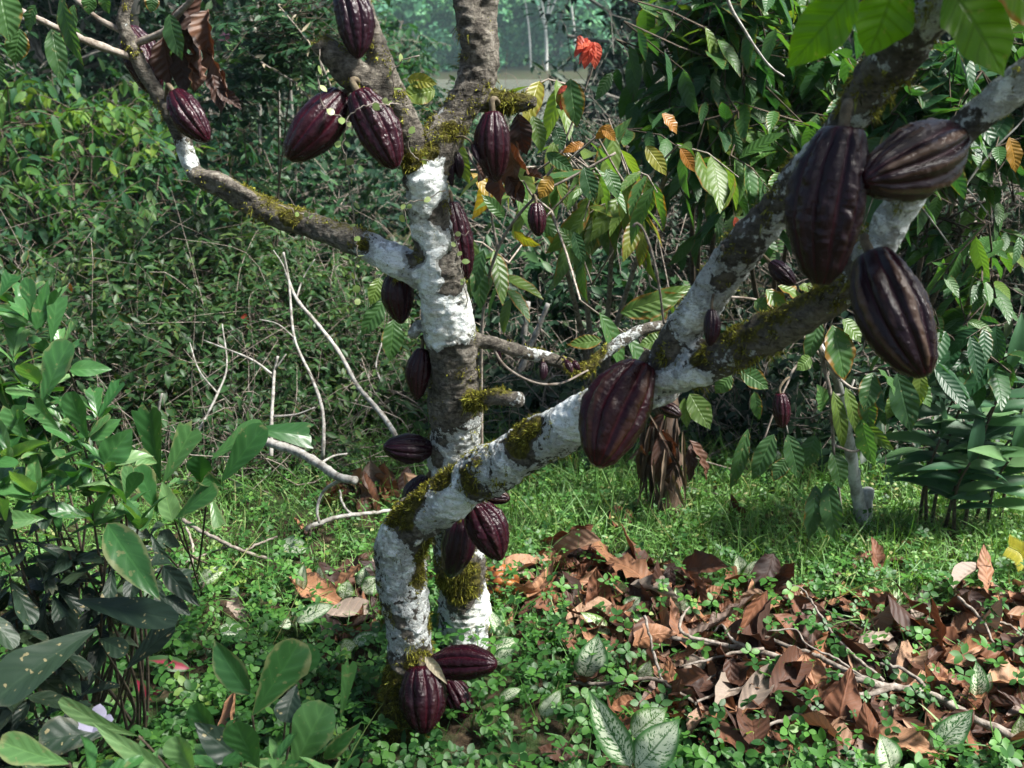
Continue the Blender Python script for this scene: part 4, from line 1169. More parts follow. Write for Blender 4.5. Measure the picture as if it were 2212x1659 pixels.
SPECIAL = [(1683, 1330, .150, .2, 1.25, .2, 'dark dead leaf standing upright in the middle of the litter'),
           (1376, 1240, .20, .9, .35, .2, 'large ribbed grey brown leaf leaning at the back edge of the litter'),
           (775, 1340, .19, -1.35, .05, .1, 'big flat ribbed brown leaf lying left of the trunk foot'),
           (515, 1335, .10, -2.4, .1, .2, 'single reddish brown leaf lying among clover near the shrub'),
           (648, 1148, .07, .9, .3, .3, 'small tan leaf alone by the bare twigs on the lawn'),
           (1700, 1520, .18, -.6, .7, .4, 'long rolled brown leaf standing on edge under the fallen branch'),
           (2120, 1290, .15, .5, .9, .5, 'dark leaf sticking up at the far edge of the litter'),
           (1885, 1255, .12, .1, 1.3, .1, 'narrow brown leaf standing upright beside the spiky grass tuft'),
           (1300, 1430, .15, 1.3, .1, 0, 'grey brown leaf lying flat between clover and variegated leaves')]
for k, (u, v, L, yaw, pit, rol, lab) in enumerate(SPECIAL):
    c = at(u, v, gy(v)); c[2] += float(pile_h(c[0], c[1]))+.02+L*.35*abs(math.sin(pit))
    place_dry(c, L, yaw, pit, rol, DRYM[(k*5+3) % len(DRYM)], lab, None)

cand = []
while len(cand) < 285:
    z = RNG.random()
    if z < .75:
        u, v = RNG.uniform(1100, 2310), RNG.uniform(1210, 1670)
        if not in_poly(np.array([u]), np.array([v]), PILE)[0]: continue
    elif z < .82:
        u, v = RNG.uniform(690, 850), RNG.uniform(1220, 1390)
    elif z < .86:
        u, v = RNG.normal(830, 60), RNG.normal(1085, 20)
    else:
        u, v = (RNG.uniform(420, 2200), RNG.uniform(1130, 1640)) if RNG.random() < .4 else (RNG.uniform(1000, 2250), RNG.choice([RNG.normal(1250, 45), RNG.normal(1540, 60)]))
    Y = gy(v); c = at(u, v, Y)
    cand.append((u, v, c))
for k, (u, v, c) in enumerate(cand):
    L = RNG.uniform(.075, .20)
    h = float(pile_h(c[0], c[1]))
    steep = RNG.random() < .2
    pit = RNG.normal(0, .95 if steep else .3); rol = RNG.normal(0, .8 if steep else .35)
    c[2] = gz(c[0], c[1])+h*RNG.uniform(.35, 1.25)+.010+L*.28*abs(math.sin(pit))+L*.1*abs(math.sin(rol))
    o = place_dry(c, L, RNG.uniform(0, 6.28), pit, rol, DRYM[RNG.integers(len(DRYM))], 'brown curled dead leaf lying in the litter on the garden floor', 'dead leaves littering the ground')
# the layer underneath
b_ = Bag()
cnt = 0
for T in [template('cacao', 8, 2, fold=.3*(k-1), curl=.4*((k % 3)-1), wave=.12, nw=2, seed=90+k, ragged=.15, crumple=.015) for k in range(5)]:
    P_ = []
    while len(P_) < 170:
        u, v = RNG.uniform(1090, 2400), RNG.uniform(1210, 1680)
        if in_poly(np.array([u+RNG.normal(0, 45)]), np.array([v+RNG.normal(0, 30)]), PILE)[0]:
            c = at(u, v, gy(v)); c[2] = gz(c[0], c[1])+float(pile_h(c[0], c[1]))*RNG.uniform(.0, .7)+.006; P_.append(c)
    P_ = np.array(P_); n = len(P_); a = RNG.uniform(0, 6.28, n)
    d = unit(np.stack([np.cos(a), np.sin(a), RNG.normal(0, .2, n)], -1))
    b_.add(*leaves(T, P_, d, RNG.normal(0, .35, (n, 3))+[0, 0, 1], RNG.uniform(.04, .14, n), RNG.uniform(.02, .06, n), RNG.uniform(-.8, 1.1, n), RNG.random((n, 3))))
tag(b_.build('leaf_litter', M['dry'], None), 'crushed lower layer of the brown leaf litter', 'leaf litter', kind='stuff')
# heap of dead leaves by the bare fallen limb, left of the trunk
hp = at(815, 1075, gy(1075))
dead_bunch('dead_leaf_cluster', 'clump of reddish brown dead leaves behind the trunk by a fallen grey limb',
           [((800, 995, gy(1090)), (812, 1070, gy(1090)), 46), ((830, 1000, gy(1095)), (838, 1062, gy(1095)), 44), ((780, 1010, gy(1090)), (770, 1062, gy(1088)), 36), ((850, 1040, gy(1085)), (812, 1050, gy(1085)), 34), ((760, 1060, gy(1085)), (700, 1100, gy(1090)), 44), ((820, 1030, gy(1090)), (850, 1095, gy(1090)), 40), ((745, 1050, gy(1090)), (690, 1080, gy(1090)), 36), ((800, 1070, gy(1080)), (760, 1110, gy(1095)), 40)], mat='dry')

# ================================================================== fallen branch over the litter
def stick(rows, w0, w1, parent, mat='twig', name='twig', sides=7, h=.06):
    C = catmull([gpt(u, v, r[0] if r else h) for u, v, *r in rows], .012)
    C = C+RNG.normal(0, .0012, C.shape)
    m = len(C); v = rows[0][1]; k = px(v, gy(v))
    bb = Bag(); bb.tube(C, np.linspace(w0, w1, m)*.5*k*(1+.08*RNG.standard_normal(m)), sides, True, .06)
    return bb.build(name, M[mat], parent)


fb = empty('fallen_branch', tuple(gpt(1900, 1505, 0)))
tag(fb, 'forked grey fallen branch lying across the leaf litter', 'fallen branch')
stick([(2215, 1600, .05), (2120, 1560, .06), (2010, 1500, .07), (1900, 1480, .08), (1820, 1462, .08), (1770, 1446, .08), (1700, 1425, .09), (1630, 1405, .09), (1540, 1390, .09), (1440, 1376, .08)], 19, 10, fb, name='main_stem', sides=9)
stick([(1900, 1480, .08), (1830, 1450, .09), (1760, 1415, .09), (1700, 1395, .10), (1640, 1370, .1)], 14, 8, fb)
stick([(1930, 1484, .08), (1870, 1500, .07), (1800, 1520, .07), (1720, 1545, .06), (1630, 1575, .05)], 13, 6, fb)
stick([(1910, 1470, .08), (1850, 1420, .1), (1800, 1370, .11), (1760, 1310, .13), (1730, 1270, .14), (1690, 1262, .14)], 8, 4, fb)
stick([(1720, 1425, .09), (1640, 1428, .08), (1560, 1450, .07), (1500, 1490, .05)], 7, 4, fb)
stick([(1650, 1402, .1), (1590, 1410, .1), (1470, 1440, .08)], 7, 4, fb)
stick([(1620, 1400, .1), (1580, 1380, .12), (1560, 1350, .12), (1540, 1365, .1)], 8, 4, fb)
stick([(1560, 1392, .1), (1480, 1370, .12), (1470, 1340, .13), (1490, 1310, .14)], 9, 5, fb)
stick([(2010, 1500, .07), (1960, 1450, .09), (1900, 1430, .1)], 10, 6, fb)
stick([(1880, 1472, .08), (1800, 1420, .12), (1740, 1390, .13), (1720, 1360, .14), (1660, 1362, .14)], 6, 3, fb)


def lone(label, rows, w0, w1, mat='twig', h=.05, name='fallen_twig', cat='twig', subs=()):
    r = empty(name, tuple(gpt(*rows[0][:2], 0))); tag(r, label, cat)
    stick(rows, w0, w1, r, mat, 'stem', 7, h)
    for s_ in subs: stick(s_[0], s_[1], s_[2], r, mat, 'twig', 6, h)
    return r


lone('curved grey twig arching from the trunk foot towards the litter', [(1235, 1475, .03), (1300, 1478, .05), (1380, 1466, .07), (1430, 1472, .07), (1490, 1510, .06), (1545, 1545, .03)], 9, 6,
     subs=[([(1500, 1520, .06), (1560, 1495, .07), (1640, 1480, .07)], 6, 4)])
lone('straight thin stick standing out of the litter beside the twig arch', [(1392, 1330, .14), (1415, 1420, .10), (1430, 1470, .07), (1440, 1540, .02)], 6, 5)
lone('thin straight stick lying behind the speckled leaves', [(1110, 1402, .02), (1180, 1370, .03), (1250, 1335, .03)], 6, 4)
lone('thin dark stick lying at the rear edge of the litter', [(1150, 1240, .03), (1230, 1242, .03), (1290, 1250, .03)], 8, 5, 'twigdark')
lone('long dark stick across the back of the litter', [(1690, 1290, .05), (1780, 1320, .06), (1870, 1365, .05)], 9, 6, 'twigdark')
lone('knobbly bare twig with side shoots on the clover beside the shrub', [(393, 1122, .10), (440, 1150, .10), (500, 1180, .09), (540, 1195, .07), (590, 1210, .04)], 9, 6, 'twig',
     subs=[([(400, 1130, .1), (418, 1190, .06), (410, 1230, .03)], 6, 4), ([(500, 1180, .09), (450, 1195, .05), (380, 1225, .03)], 6, 4), ([(530, 1188, .08), (580, 1165, .07), (600, 1160, .07)], 6, 4)])
lone('grey bare stick lying behind the trunk near the brown clump', [(660, 1142, .05), (720, 1120, .07), (800, 1108, .07), (860, 1102, .06)], 11, 7, 'twigpale',
     subs=[([(760, 1112, .07), (740, 1090, .09), (735, 1060, .12)], 6, 4)])
lone('dark fork of dry twigs lying in the grass at the right edge', [(2070, 1290, .1), (2120, 1340, .1), (2150, 1400, .05)], 7, 5, 'twig',
     subs=[([(2110, 1330, .1), (2180, 1350, .06), (2215, 1380, .05)], 6, 4)])
sh = tag(empty('dead_sheath_leaf', tuple(at(930, 1420, 1.80))), 'small cream dead leaf lying across the tops of the lowest pods', 'dead leaf')
one_leaf((918, 1418, 1.79), (966, 1478, 1.735), 26, 'pale', parent=sh, T=template('lance', 10, 2, fold=.9, wave=.1, seed=4, ragged=.1), face=(.3, -1, .6), jitter=0, bend=-.3)


# ================================================================== broad-leaved shrub close by
def chewed(seed, cut=.8, jag=.05, **k):
    T = template('obovate', 14, 3, seed=seed, **k)
    r = np.random.default_rng(seed+500)
    if cut < 1:
        m = 7; rows = T['v'].reshape(-1, m)
        x = (.5*width_profile('obovate', np.linspace(0, 1, 15)*cut)[:, None]*np.linspace(-1, 1, m)[None])
        z = k.get('fold', .2)*np.abs(x)
        rows = rows.copy(); rows[-1] += r.normal(0, jag, m); rows[-2] += r.normal(0, jag*.3, m)
        T['v'] = rows.ravel(); T['x'] = x.ravel(); T['z'] = z.ravel()
    return T


T_SH = [chewed(1, 1, fold=.22, ragged=.10, wave=.03, nw=2), chewed(2, 1, fold=.35, wave=.04, nw=1.5), chewed(3, .82, .05, fold=.25), chewed(4, .74, .06, fold=.3), chewed(5, 1, fold=.15, ragged=.22), template('lance', 14, 3, fold=.3, wave=.05, nw=2, seed=6, ragged=.06), template('cacao', 14, 3, fold=.35, wave=.05, nw=1.5, seed=8, ragged=.08)]


def shrub(label, roots, placed, whorls, stemw=9):
    r0 = gpt(*roots[0], 0)
    r = empty('broadleaf_shrub', tuple(r0)); tag(r, label, 'shrub')
    rt = [gpt(*q, -.02) for q in roots]
    tops = []
    for k, (b_, t_, w, mt, bd) in enumerate(placed):
        one_leaf(b_, t_, w, mt, parent=r, T=T_SH[RNG.integers(7)] if mt == 'shrub' else T_SH[(0, 1, 4, 5)[k % 4]], face=(RNG.uniform(-.5, .5), -1, .5 if mt == 'shrub' else 1.1), bend=bd, jitter=.2,
                 rnd=(RNG.random(), RNG.random(), RNG.random()))
        if w > 40: tops.append(at(*b_))
    bl, bd_ = Bag(), Bag()
    for (u, v, Y, n, Lc, dark) in whorls:
        c = at(u, v, Y); tops.append(c)
        az = np.arange(n)*2.4+RNG.uniform(0, 6); el = RNG.uniform(.25, 1.15, n) if not dark else RNG.uniform(-.7, .35, n)
        d = np.stack([np.cos(az)*np.cos(el), np.sin(az)*np.cos(el), np.sin(el)], -1)
        nrm_ = np.cross(np.cross(d, [0, 0, 1.]), d)*(1 if not dark else 1)+RNG.normal(0, .3, (n, 3))
        T = T_SH[RNG.integers(7)]
        Ls = Lc*RNG.uniform(.6, 1.1, n)
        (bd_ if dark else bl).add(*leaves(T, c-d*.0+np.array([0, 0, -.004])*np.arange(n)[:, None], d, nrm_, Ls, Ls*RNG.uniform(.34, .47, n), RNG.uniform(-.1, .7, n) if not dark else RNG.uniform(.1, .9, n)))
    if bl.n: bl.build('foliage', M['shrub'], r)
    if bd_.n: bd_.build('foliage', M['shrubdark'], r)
    k = px(1000, 1.6)
    for c in [q for q in tops if RNG.random() < .5]:
        R_ = rt[np.argmin([np.linalg.norm((c-q)[:2])+RNG.uniform(0, .12) for q in rt])]
        mid = R_*.45+c*.55+np.array([RNG.normal(0, .03), RNG.normal(0, .03)+.02, -.06])
        C = catmull([R_, R_*.8+mid*.2+RNG.normal(0, .01, 3), mid, c], .03)
        bb = Bag(); bb.tube(C, np.linspace(stemw*.55*k, 2.2*k, len(C)), 6, True, .05); bb.build('stem', M['twigdark'], r)


Yb = 1.50
shrub('large chewed broad-leaved shrub crowding the left edge, pale tips over dark old leaves',
      [(140, 1620), (230, 1610), (60, 1640), (300, 1600), (180, 1655), (20, 1650)],
      [((88, 878, 1.52), (152, 738, 1.55), 92, 'shrub', .2), ((190, 950, 1.50), (152, 846, 1.50), 56, 'shrub', .2), ((150, 800, 1.56), (242, 798, 1.58), 44, 'shrub', .5), ((78, 712, 1.58), (104, 604, 1.6), 40, 'shrub', .1),
       ((70, 690, 1.58), (60, 600, 1.6), 40, 'shrub', .1), ((60, 700, 1.6), (-5, 660, 1.6), 44, 'shrub', .4), ((0, 640, 1.6), (30, 592, 1.62), 40, 'shrub', .3), ((110, 740, 1.58), (124, 640, 1.6), 42, 'shrub', .2),
       ((195, 950, 1.5), (262, 905, 1.52), 40, 'shrub', .3), ((225, 1000, 1.48), (285, 925, 1.5), 76, 'shrub', .1), ((130, 930, 1.5), (70, 870, 1.5), 50, 'shrub', .3),
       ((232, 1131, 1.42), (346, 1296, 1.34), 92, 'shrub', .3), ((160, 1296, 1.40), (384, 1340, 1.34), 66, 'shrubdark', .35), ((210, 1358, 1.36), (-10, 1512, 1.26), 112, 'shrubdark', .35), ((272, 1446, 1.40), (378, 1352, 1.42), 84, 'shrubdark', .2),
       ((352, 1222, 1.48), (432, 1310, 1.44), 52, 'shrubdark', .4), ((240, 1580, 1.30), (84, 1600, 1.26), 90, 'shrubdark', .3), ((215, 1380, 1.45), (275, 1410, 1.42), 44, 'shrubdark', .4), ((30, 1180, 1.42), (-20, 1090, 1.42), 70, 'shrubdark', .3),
       ((105, 1070, 1.44), (95, 1150, 1.40), 64, 'shrubdark', .2), ((120, 1060, 1.44), (160, 1010, 1.46), 60, 'shrub', .2), ((95, 1120, 1.40), (25, 1122, 1.38), 40, 'shrub', .4), ((60, 960, 1.5), (20, 880, 1.5), 56, 'shrub', .2), ((355, 1290, 1.45), (412, 1330, 1.44), 40, 'shrubdark', .3)],
      [(88, 700, 1.60, 5, .075, 0), (30, 770, 1.58, 6, .08, 0), (100, 840, 1.55, 6, .08, 0), (40, 900, 1.52, 7, .085, 0), (180, 960, 1.50, 5, .075, 0), (110, 960, 1.50, 7, .08, 0), (20, 980, 1.48, 7, .09, 0), (235, 1010, 1.48, 5, .075, 0),
       (160, 1040, 1.46, 7, .08, 0), (70, 1060, 1.44, 7, .085, 0), (270, 1070, 1.46, 5, .07, 0), (10, 1120, 1.42, 7, .09, 0), (200, 1110, 1.44, 7, .075, 0), (130, 1150, 1.42, 7, .08, 0), (300, 1130, 1.46, 5, .07, 0),
       (-60, 860, 1.5, 7, .09, 0), (-80, 1000, 1.45, 7, .09, 0), (-90, 1150, 1.4, 7, .09, 0), (-60, 720, 1.6, 6, .09, 0),
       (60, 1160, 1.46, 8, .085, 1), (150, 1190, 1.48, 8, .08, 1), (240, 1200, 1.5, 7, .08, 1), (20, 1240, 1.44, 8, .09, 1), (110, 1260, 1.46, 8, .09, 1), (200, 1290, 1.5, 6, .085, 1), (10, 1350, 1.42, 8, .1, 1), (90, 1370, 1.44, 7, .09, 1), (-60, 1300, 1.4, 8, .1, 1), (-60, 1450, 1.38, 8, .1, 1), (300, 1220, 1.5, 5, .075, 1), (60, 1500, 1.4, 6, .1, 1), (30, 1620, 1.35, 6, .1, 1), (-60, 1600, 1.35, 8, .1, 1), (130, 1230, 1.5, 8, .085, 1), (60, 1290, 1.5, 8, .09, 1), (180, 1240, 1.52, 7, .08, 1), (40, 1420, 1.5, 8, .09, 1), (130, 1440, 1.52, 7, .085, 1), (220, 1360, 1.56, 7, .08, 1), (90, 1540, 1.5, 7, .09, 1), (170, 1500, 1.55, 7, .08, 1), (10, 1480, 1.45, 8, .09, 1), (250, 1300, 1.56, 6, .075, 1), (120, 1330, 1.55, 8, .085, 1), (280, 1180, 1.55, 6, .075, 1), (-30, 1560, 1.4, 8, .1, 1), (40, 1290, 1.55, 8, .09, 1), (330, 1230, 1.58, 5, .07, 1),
       (40, 660, 1.66, 5, .07, 0), (130, 760, 1.62, 5, .07, 0), (60, 840, 1.58, 6, .08, 0), (210, 900, 1.56, 5, .07, 0), (140, 900, 1.55, 6, .075, 0), (90, 1010, 1.5, 7, .08, 0), (190, 1050, 1.5, 6, .075, 0), (0, 1050, 1.46, 7, .085, 0), (250, 1120, 1.5, 6, .07, 0)])
shrub('slim chewed shrub shoots with big pale leaves reaching over the bare twigs',
      [(420, 1262), (455, 1230)],
      [((478, 1042, 1.72), (572, 920, 1.74), 62, 'shrub', .2), ((537, 928, 1.74), (674, 944, 1.76), 58, 'shrub', .45), ((456, 992, 1.74), (566, 914, 1.76), 48, 'shrub', .2), ((347, 1042, 1.70), (322, 882, 1.72), 74, 'shrub', .1), ((352, 1045, 1.68), (418, 924, 1.70), 60, 'shrub', .15),
       ((340, 1108, 1.66), (296, 1006, 1.66), 56, 'shrub', .1), ((435, 1045, 1.70), (432, 985, 1.68), 54, 'shrub', .2), ((372, 1125, 1.66), (350, 1040, 1.66), 52, 'shrub', .1), ((380, 1120, 1.66), (470, 1052, 1.66), 48, 'shrub', .3), ((480, 1050, 1.68), (440, 1030, 1.66), 34, 'shrub', .4),
       ((455, 1070, 1.68), (475, 1140, 1.64), 30, 'shrub', .3), ((340, 1000, 1.7), (298, 985, 1.68), 40, 'shrub', .4), ((330, 1165, 1.66), (270, 1130, 1.66), 46, 'shrubdark', .3), ((390, 1180, 1.68), (340, 1160, 1.66), 44, 'shrubdark', .3)],
      [(390, 1130, 1.68, 4, .06, 0), (350, 1060, 1.70, 4, .06, 0), (325, 1150, 1.66, 5, .065, 1)], 7)
shrub('blurred broad leaves of the plant nearest the lens at the bottom edge',
      [(560, 1900), (640, 1920), (420, 1880), (250, 1900)],
      [((540, 1500, 1.22), (462, 1382, 1.26), 72, 'shrub', .2), ((545, 1546, 1.20), (648, 1384, 1.24), 104, 'shrub', .15), ((622, 1478, 1.24), (680, 1396, 1.26), 60, 'shrub', .2), ((632, 1668, 1.14), (706, 1520, 1.16), 96, 'shrub', .3), ((480, 1600, 1.15), (420, 1520, 1.16), 70, 'shrub', .4),
       ((360, 1668, 1.10), (200, 1560, 1.08), 50, 'shrub', .3), ((300, 1590, 1.12), (130, 1510, 1.10), 44, 'shrub', .5), ((520, 1640, 1.14), (420, 1560, 1.14), 80, 'shrubdark', .4), ((735, 1555, 1.18), (755, 1430, 1.18), 34, 'shrub', .2), ((640, 1480, 1.2), (618, 1560, 1.16), 60, 'shrubdark', .4),
       ((150, 1650, 1.05), (0, 1600, 1.05), 70, 'shrub', .4), ((340, 1640, 1.1), (250, 1680, 1.08), 60, 'shrub', .3), ((700, 1640, 1.15), (780, 1560, 1.15), 40, 'shrub', .4), ((560, 1660, 1.1), (510, 1560, 1.1), 84, 'shrub', .2), ((420, 1670, 1.08), (380, 1590, 1.08), 70, 'shrub', .3)],
      [(470, 1650, 1.12, 6, .07, 0), (600, 1640, 1.12, 6, .07, 0), (320, 1680, 1.08, 6, .07, 0), (720, 1680, 1.10, 5, .06, 0), (200, 1690, 1.05, 6, .07, 0), (420, 1760, 1.05, 7, .08, 0), (560, 1760, 1.05, 7, .08, 0)], 6)
fl = tag(empty('flower', tuple(at(200, 1558, 1.22))), 'pale lilac blossom resting on a dark old shrub leaf', 'flower')
b_ = Bag(); az = np.arange(5)*1.256+.3
b_.add(*leaves(template('oval', 5, 1, fold=-.2, wave=.1, seed=3), np.tile(at(208, 1562, 1.22), (5, 1)), np.stack([np.cos(az), np.sin(az)*.6-.3, .5+0*az], -1), [0, -.4, 1.], .028, .024, .5))
s = NT('lilac_petal'); mp_ = s.done(s.bsdf((.24, .23, .30), .6, .2)); b_.build('petal', mp_, fl)

# ================================================================== bushes and trees
T_LOW = {k: template(k, 3, 1, fold=.3) for k in ('cacao', 'oval', 'lance')}
T_MID = {k: template(k, 6, 1, fold=.3, wave=.05, nw=2, seed=5) for k in ('cacao', 'oval', 'lance')}


def Bl(u, v, Y, ru, rv, dY):
    return at(u, v, Y), np.array([ru*px(v, Y), dY, rv*px(v, Y)])


def bush(name, label, cat, blobs, n, lpt, tl, ll, lw, mat, T='cacao', droop=.6, up=.3, foot=None, group=None, stem='twig', sr=.014, seed=1, hue=(0, 1), bare=0, flat=0.0, bend=(.1, .8), thick=.0018, foliage='foliage', trunk='stem', detail=T_LOW, shell=.45, clump=7.0, spread=.5):
    rg = np.random.default_rng(seed)
    cs = np.array([b[0] for b in blobs]); rs = np.array([b[1] for b in blobs])
    if foot is None: foot = cs.mean(0)[:2]+[0, .1]
    foot = np.array([foot[0], foot[1], float(gz(foot[0], foot[1]))])
    r = empty(name, tuple(foot)); tag(r, label, cat, group)
    wgt = np.prod(rs, 1)**(2/3); wgt /= wgt.sum()
    bi = rg.choice(len(blobs), n, p=wgt)
    dirs = unit(rg.normal(0, 1, (n, 3)))
    K = max(4, int(n/clump))
    kb = rg.choice(len(blobs), K, p=wgt); kd = unit(rg.normal(0, 1, (K, 3))); kc = cs[kb]+kd*rs[kb]*(rg.random(K)**shell)[:, None]
    ki = rg.integers(0, K, n); bi = kb[ki]
    P0 = kc[ki]+rg.normal(0, spread, (n, 3))*tl
    dirs = unit(kd[ki]+rg.normal(0, .4, (n, 3)))
    ktone = rg.random(K)
    gzv = gz(P0[:, 0], P0[:, 1])+.04
    P0[:, 2] = np.maximum(P0[:, 2], gzv+rg.random(n)*.1)
    d = unit(dirs*.7+rg.normal(0, .55, (n, 3))+[0, 0, up])
    if flat: d[:, 2] *= 1-flat; d = unit(d)
    tls = tl*rg.uniform(.6, 1.3, n)
    P0 = P0-d*tls[:, None]*.5
    # leaves
    sj = (np.arange(lpt)+.6)/lpt
    sj = np.repeat(sj[None], n, 0)+rg.normal(0, .03, (n, lpt))
    pos = P0[:, None]+d[:, None]*(tls[:, None]*sj)[..., None]
    pos[..., 2] -= .35*tls[:, None]*sj**2*droop
    side = unit(np.cross(d, [0, 0, 1.])+1e-6)
    if not flat: side = unit(side+.5*rg.normal(0, 1, (n, 3)))
    sgn = np.where(np.arange(lpt) % 2 == 0, 1., -1.)[None, :, None]
    ld = d[:, None]*.55+side[:, None]*sgn*.85+rg.normal(0, .22, (n, lpt, 3))*(1-flat*.6)
    ld[..., 2] -= droop*rg.uniform(.5, 1.3, (n, lpt))
    ln = rg.normal(0, .35, (n, lpt, 3))*(1-flat*.5)+[0, -.1, 1.]
    m = n*lpt
    Ls = ll*rg.uniform(.6, 1.2, m)
    r3 = rg.random((m, 3))
    r3[:, 0] = hue[0]+(hue[1]-hue[0])*np.clip(.30*np.repeat(rg.random(n), lpt)+.35*r3[:, 0]+.5*np.repeat(ktone[ki], lpt)-.08, 0, 1)
    b_ = Bag()
    b_.add(*leaves(detail[T], pos.reshape(-1, 3), ld.reshape(-1, 3), ln.reshape(-1, 3), Ls, Ls*lw*rg.uniform(.85, 1.15, m), rg.uniform(*bend, m), r3))
    b_.build(foliage, M[mat], r)
    # stems and twigs
    bs = Bag()
    for c, q in zip(cs, rs):
        k = c*[1, 1, 1]-[0, 0, q[2]*.2]
        if k[2] < foot[2]+.15: k[2] = foot[2]+.15
        C = catmull([foot-[0, 0, .05], foot*.6+k*.4+np.append(rg.normal(0, .05, 2), 0)*max(.4, q[0]), k], max(.05, np.linalg.norm(k-foot)/14))
        bs.tube(C, np.linspace(sr, sr*.45, len(C)), 7, True, .05)
    for q in range(K):
        c = cs[kb[q]]; a = c*[1, 1, 1]-[0, 0, rs[kb[q]][2]*.2]; a[2] = max(a[2], foot[2]+.15)
        e = kc[q].copy(); e[2] = max(e[2], float(gz(e[0], e[1]))+.05)
        bs.tube(catmull([a, a*.5+e*.5+rg.normal(0, .06, 3)*tl, e], max(.05, tl/3)), sr*.25, 4, False)
        ms = np.where(ki == q)[0]
        for m_ in ms[::2 if n > 500 else 1]:
            bs.tube(np.array([e, (e+P0[m_])/2+rg.normal(0, .04, 3)*tl, P0[m_]]), [thick*1.5, thick*1.3, thick*1.2], 3, False)
    for i in range(n):
        if i % 2 and n > 500: continue
        s3 = np.array([0, .5, 1.])
        C = P0[i]+d[i]*(tls[i]*s3)[:, None]; C[:, 2] -= .35*tls[i]*s3**2*droop
        bs.tube(C, [thick*1.3, thick, thick*.5], 3, False)
    bd = Bag()
    for i in range(bare):
        c = cs[rg.integers(len(cs))]; q = rs[rg.integers(len(cs))]
        p = c+unit(rg.normal(0, 1, 3))*q*rg.uniform(.3, 1.0); dd = unit(rg.normal(0, 1, 3)+[0, -.2, .3]); L_ = tl*rg.uniform(.8, 3.4)
        C = catmull([p, p+dd*L_*.4+rg.normal(0, .05, 3)*L_, p+dd*L_*.7+rg.normal(0, .12, 3)*L_, p+dd*L_+rg.normal(0, .2, 3)*L_], L_/7)
        bd.tube(C, np.linspace(thick*1.9, thick*.8, len(C)), 4, False)
    if bare: bd.build('dead_twig', M['twig'], r)
    bs.build(trunk, M[stem], r)
    return r


# --- yellow-green bushes on the left slope
YG = dict(stem='twigdark', n=190, lpt=9, tl=.40, ll=.125, lw=.36, mat='yellowgreen', droop=.75, up=.5, group=None, bend=(.2, 1.0), detail=T_MID, thick=.003)
bush('leafy_bush', 'yellow-green drooping-leaved bush farthest up the slope at the left edge', 'bush', [Bl(90, 330, 6.6, 150, 90, .8)], seed=1, hue=(.2, 1.1), **YG)
bush('leafy_bush', 'yellow-green drooping-leaved bush under the thin bare limb', 'bush', [Bl(300, 350, 6.9, 140, 100, .8)], seed=2, hue=(.15, 1.05), **YG)
bush('leafy_bush', 'dull green drooping-leaved bush low at the left edge above the chewed shrub', 'bush', [Bl(60, 520, 5.9, 150, 110, .7)], seed=3, hue=(.1, .95), **YG)
bush('leafy_bush', 'bright drooping-leaved bush between the left edge and the mossy side limb', 'bush', [Bl(250, 490, 5.8, 150, 110, .7)], seed=4, hue=(.1, 1.0), **YG)
bush('leafy_bush', 'dark drooping-leaved bush just below the mossy side limb', 'bush', [Bl(430, 460, 6.6, 110, 110, .7)], seed=5, hue=(0, .75), **YG)

# --- dark forest trees behind them
for k, (x_, y_, r_, zc, lab) in enumerate([
        (-8.6, 11.5, 1.9, 1.4, 'dark dense tree at the far left edge behind the yellow-green bushes'), (-6.8, 13.5, 1.8, 1.6, 'bluish dark tree behind the twigs of the thin limb'),
        (-5.2, 11.0, 1.5, 1.0, 'dark round-crowned tree behind the dead leaf cluster'), (-4.3, 15.5, 1.8, 2.0, 'tall dark tree behind the slender pale trunk'),
        (-3.0, 12.0, 1.2, 1.0, 'dark tree standing behind the outer wine-red pod'), (-2.6, 17.0, 1.6, 2.2, 'dim tree showing between stump and upper trunk'),
        (-6.2, 9.2, 1.2, .5, 'dark low tree right behind the yellow-green bushes'), (-3.7, 9.0, 1.0, .3, 'dark bushy tree under the wine-red pods')]):
    g = float(gz(x_, y_))
    rr = np.random.default_rng(k+40)
    bl = [(np.array([x_+rr.normal(0, .5*r_), y_+rr.normal(0, .4*r_), g+.5*r_+q*(zc+2.2-g)/5]), np.array([r_*rr.uniform(.6, .95), r_*.7, r_*rr.uniform(.45, .7)])) for q in range(5)]
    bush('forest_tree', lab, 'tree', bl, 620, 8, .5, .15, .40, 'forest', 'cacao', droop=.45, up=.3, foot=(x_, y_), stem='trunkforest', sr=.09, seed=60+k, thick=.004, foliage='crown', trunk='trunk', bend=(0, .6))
bush('leafy_bush', 'low dark bush filling the slope under the two wine-red pods', 'bush', [Bl(640, 400, 8.0, 140, 90, .8), Bl(540, 330, 8.6, 110, 90, .8)], 260, 8, .4, .13, .42, 'forest', seed=81, stem='twigdark', thick=.003)
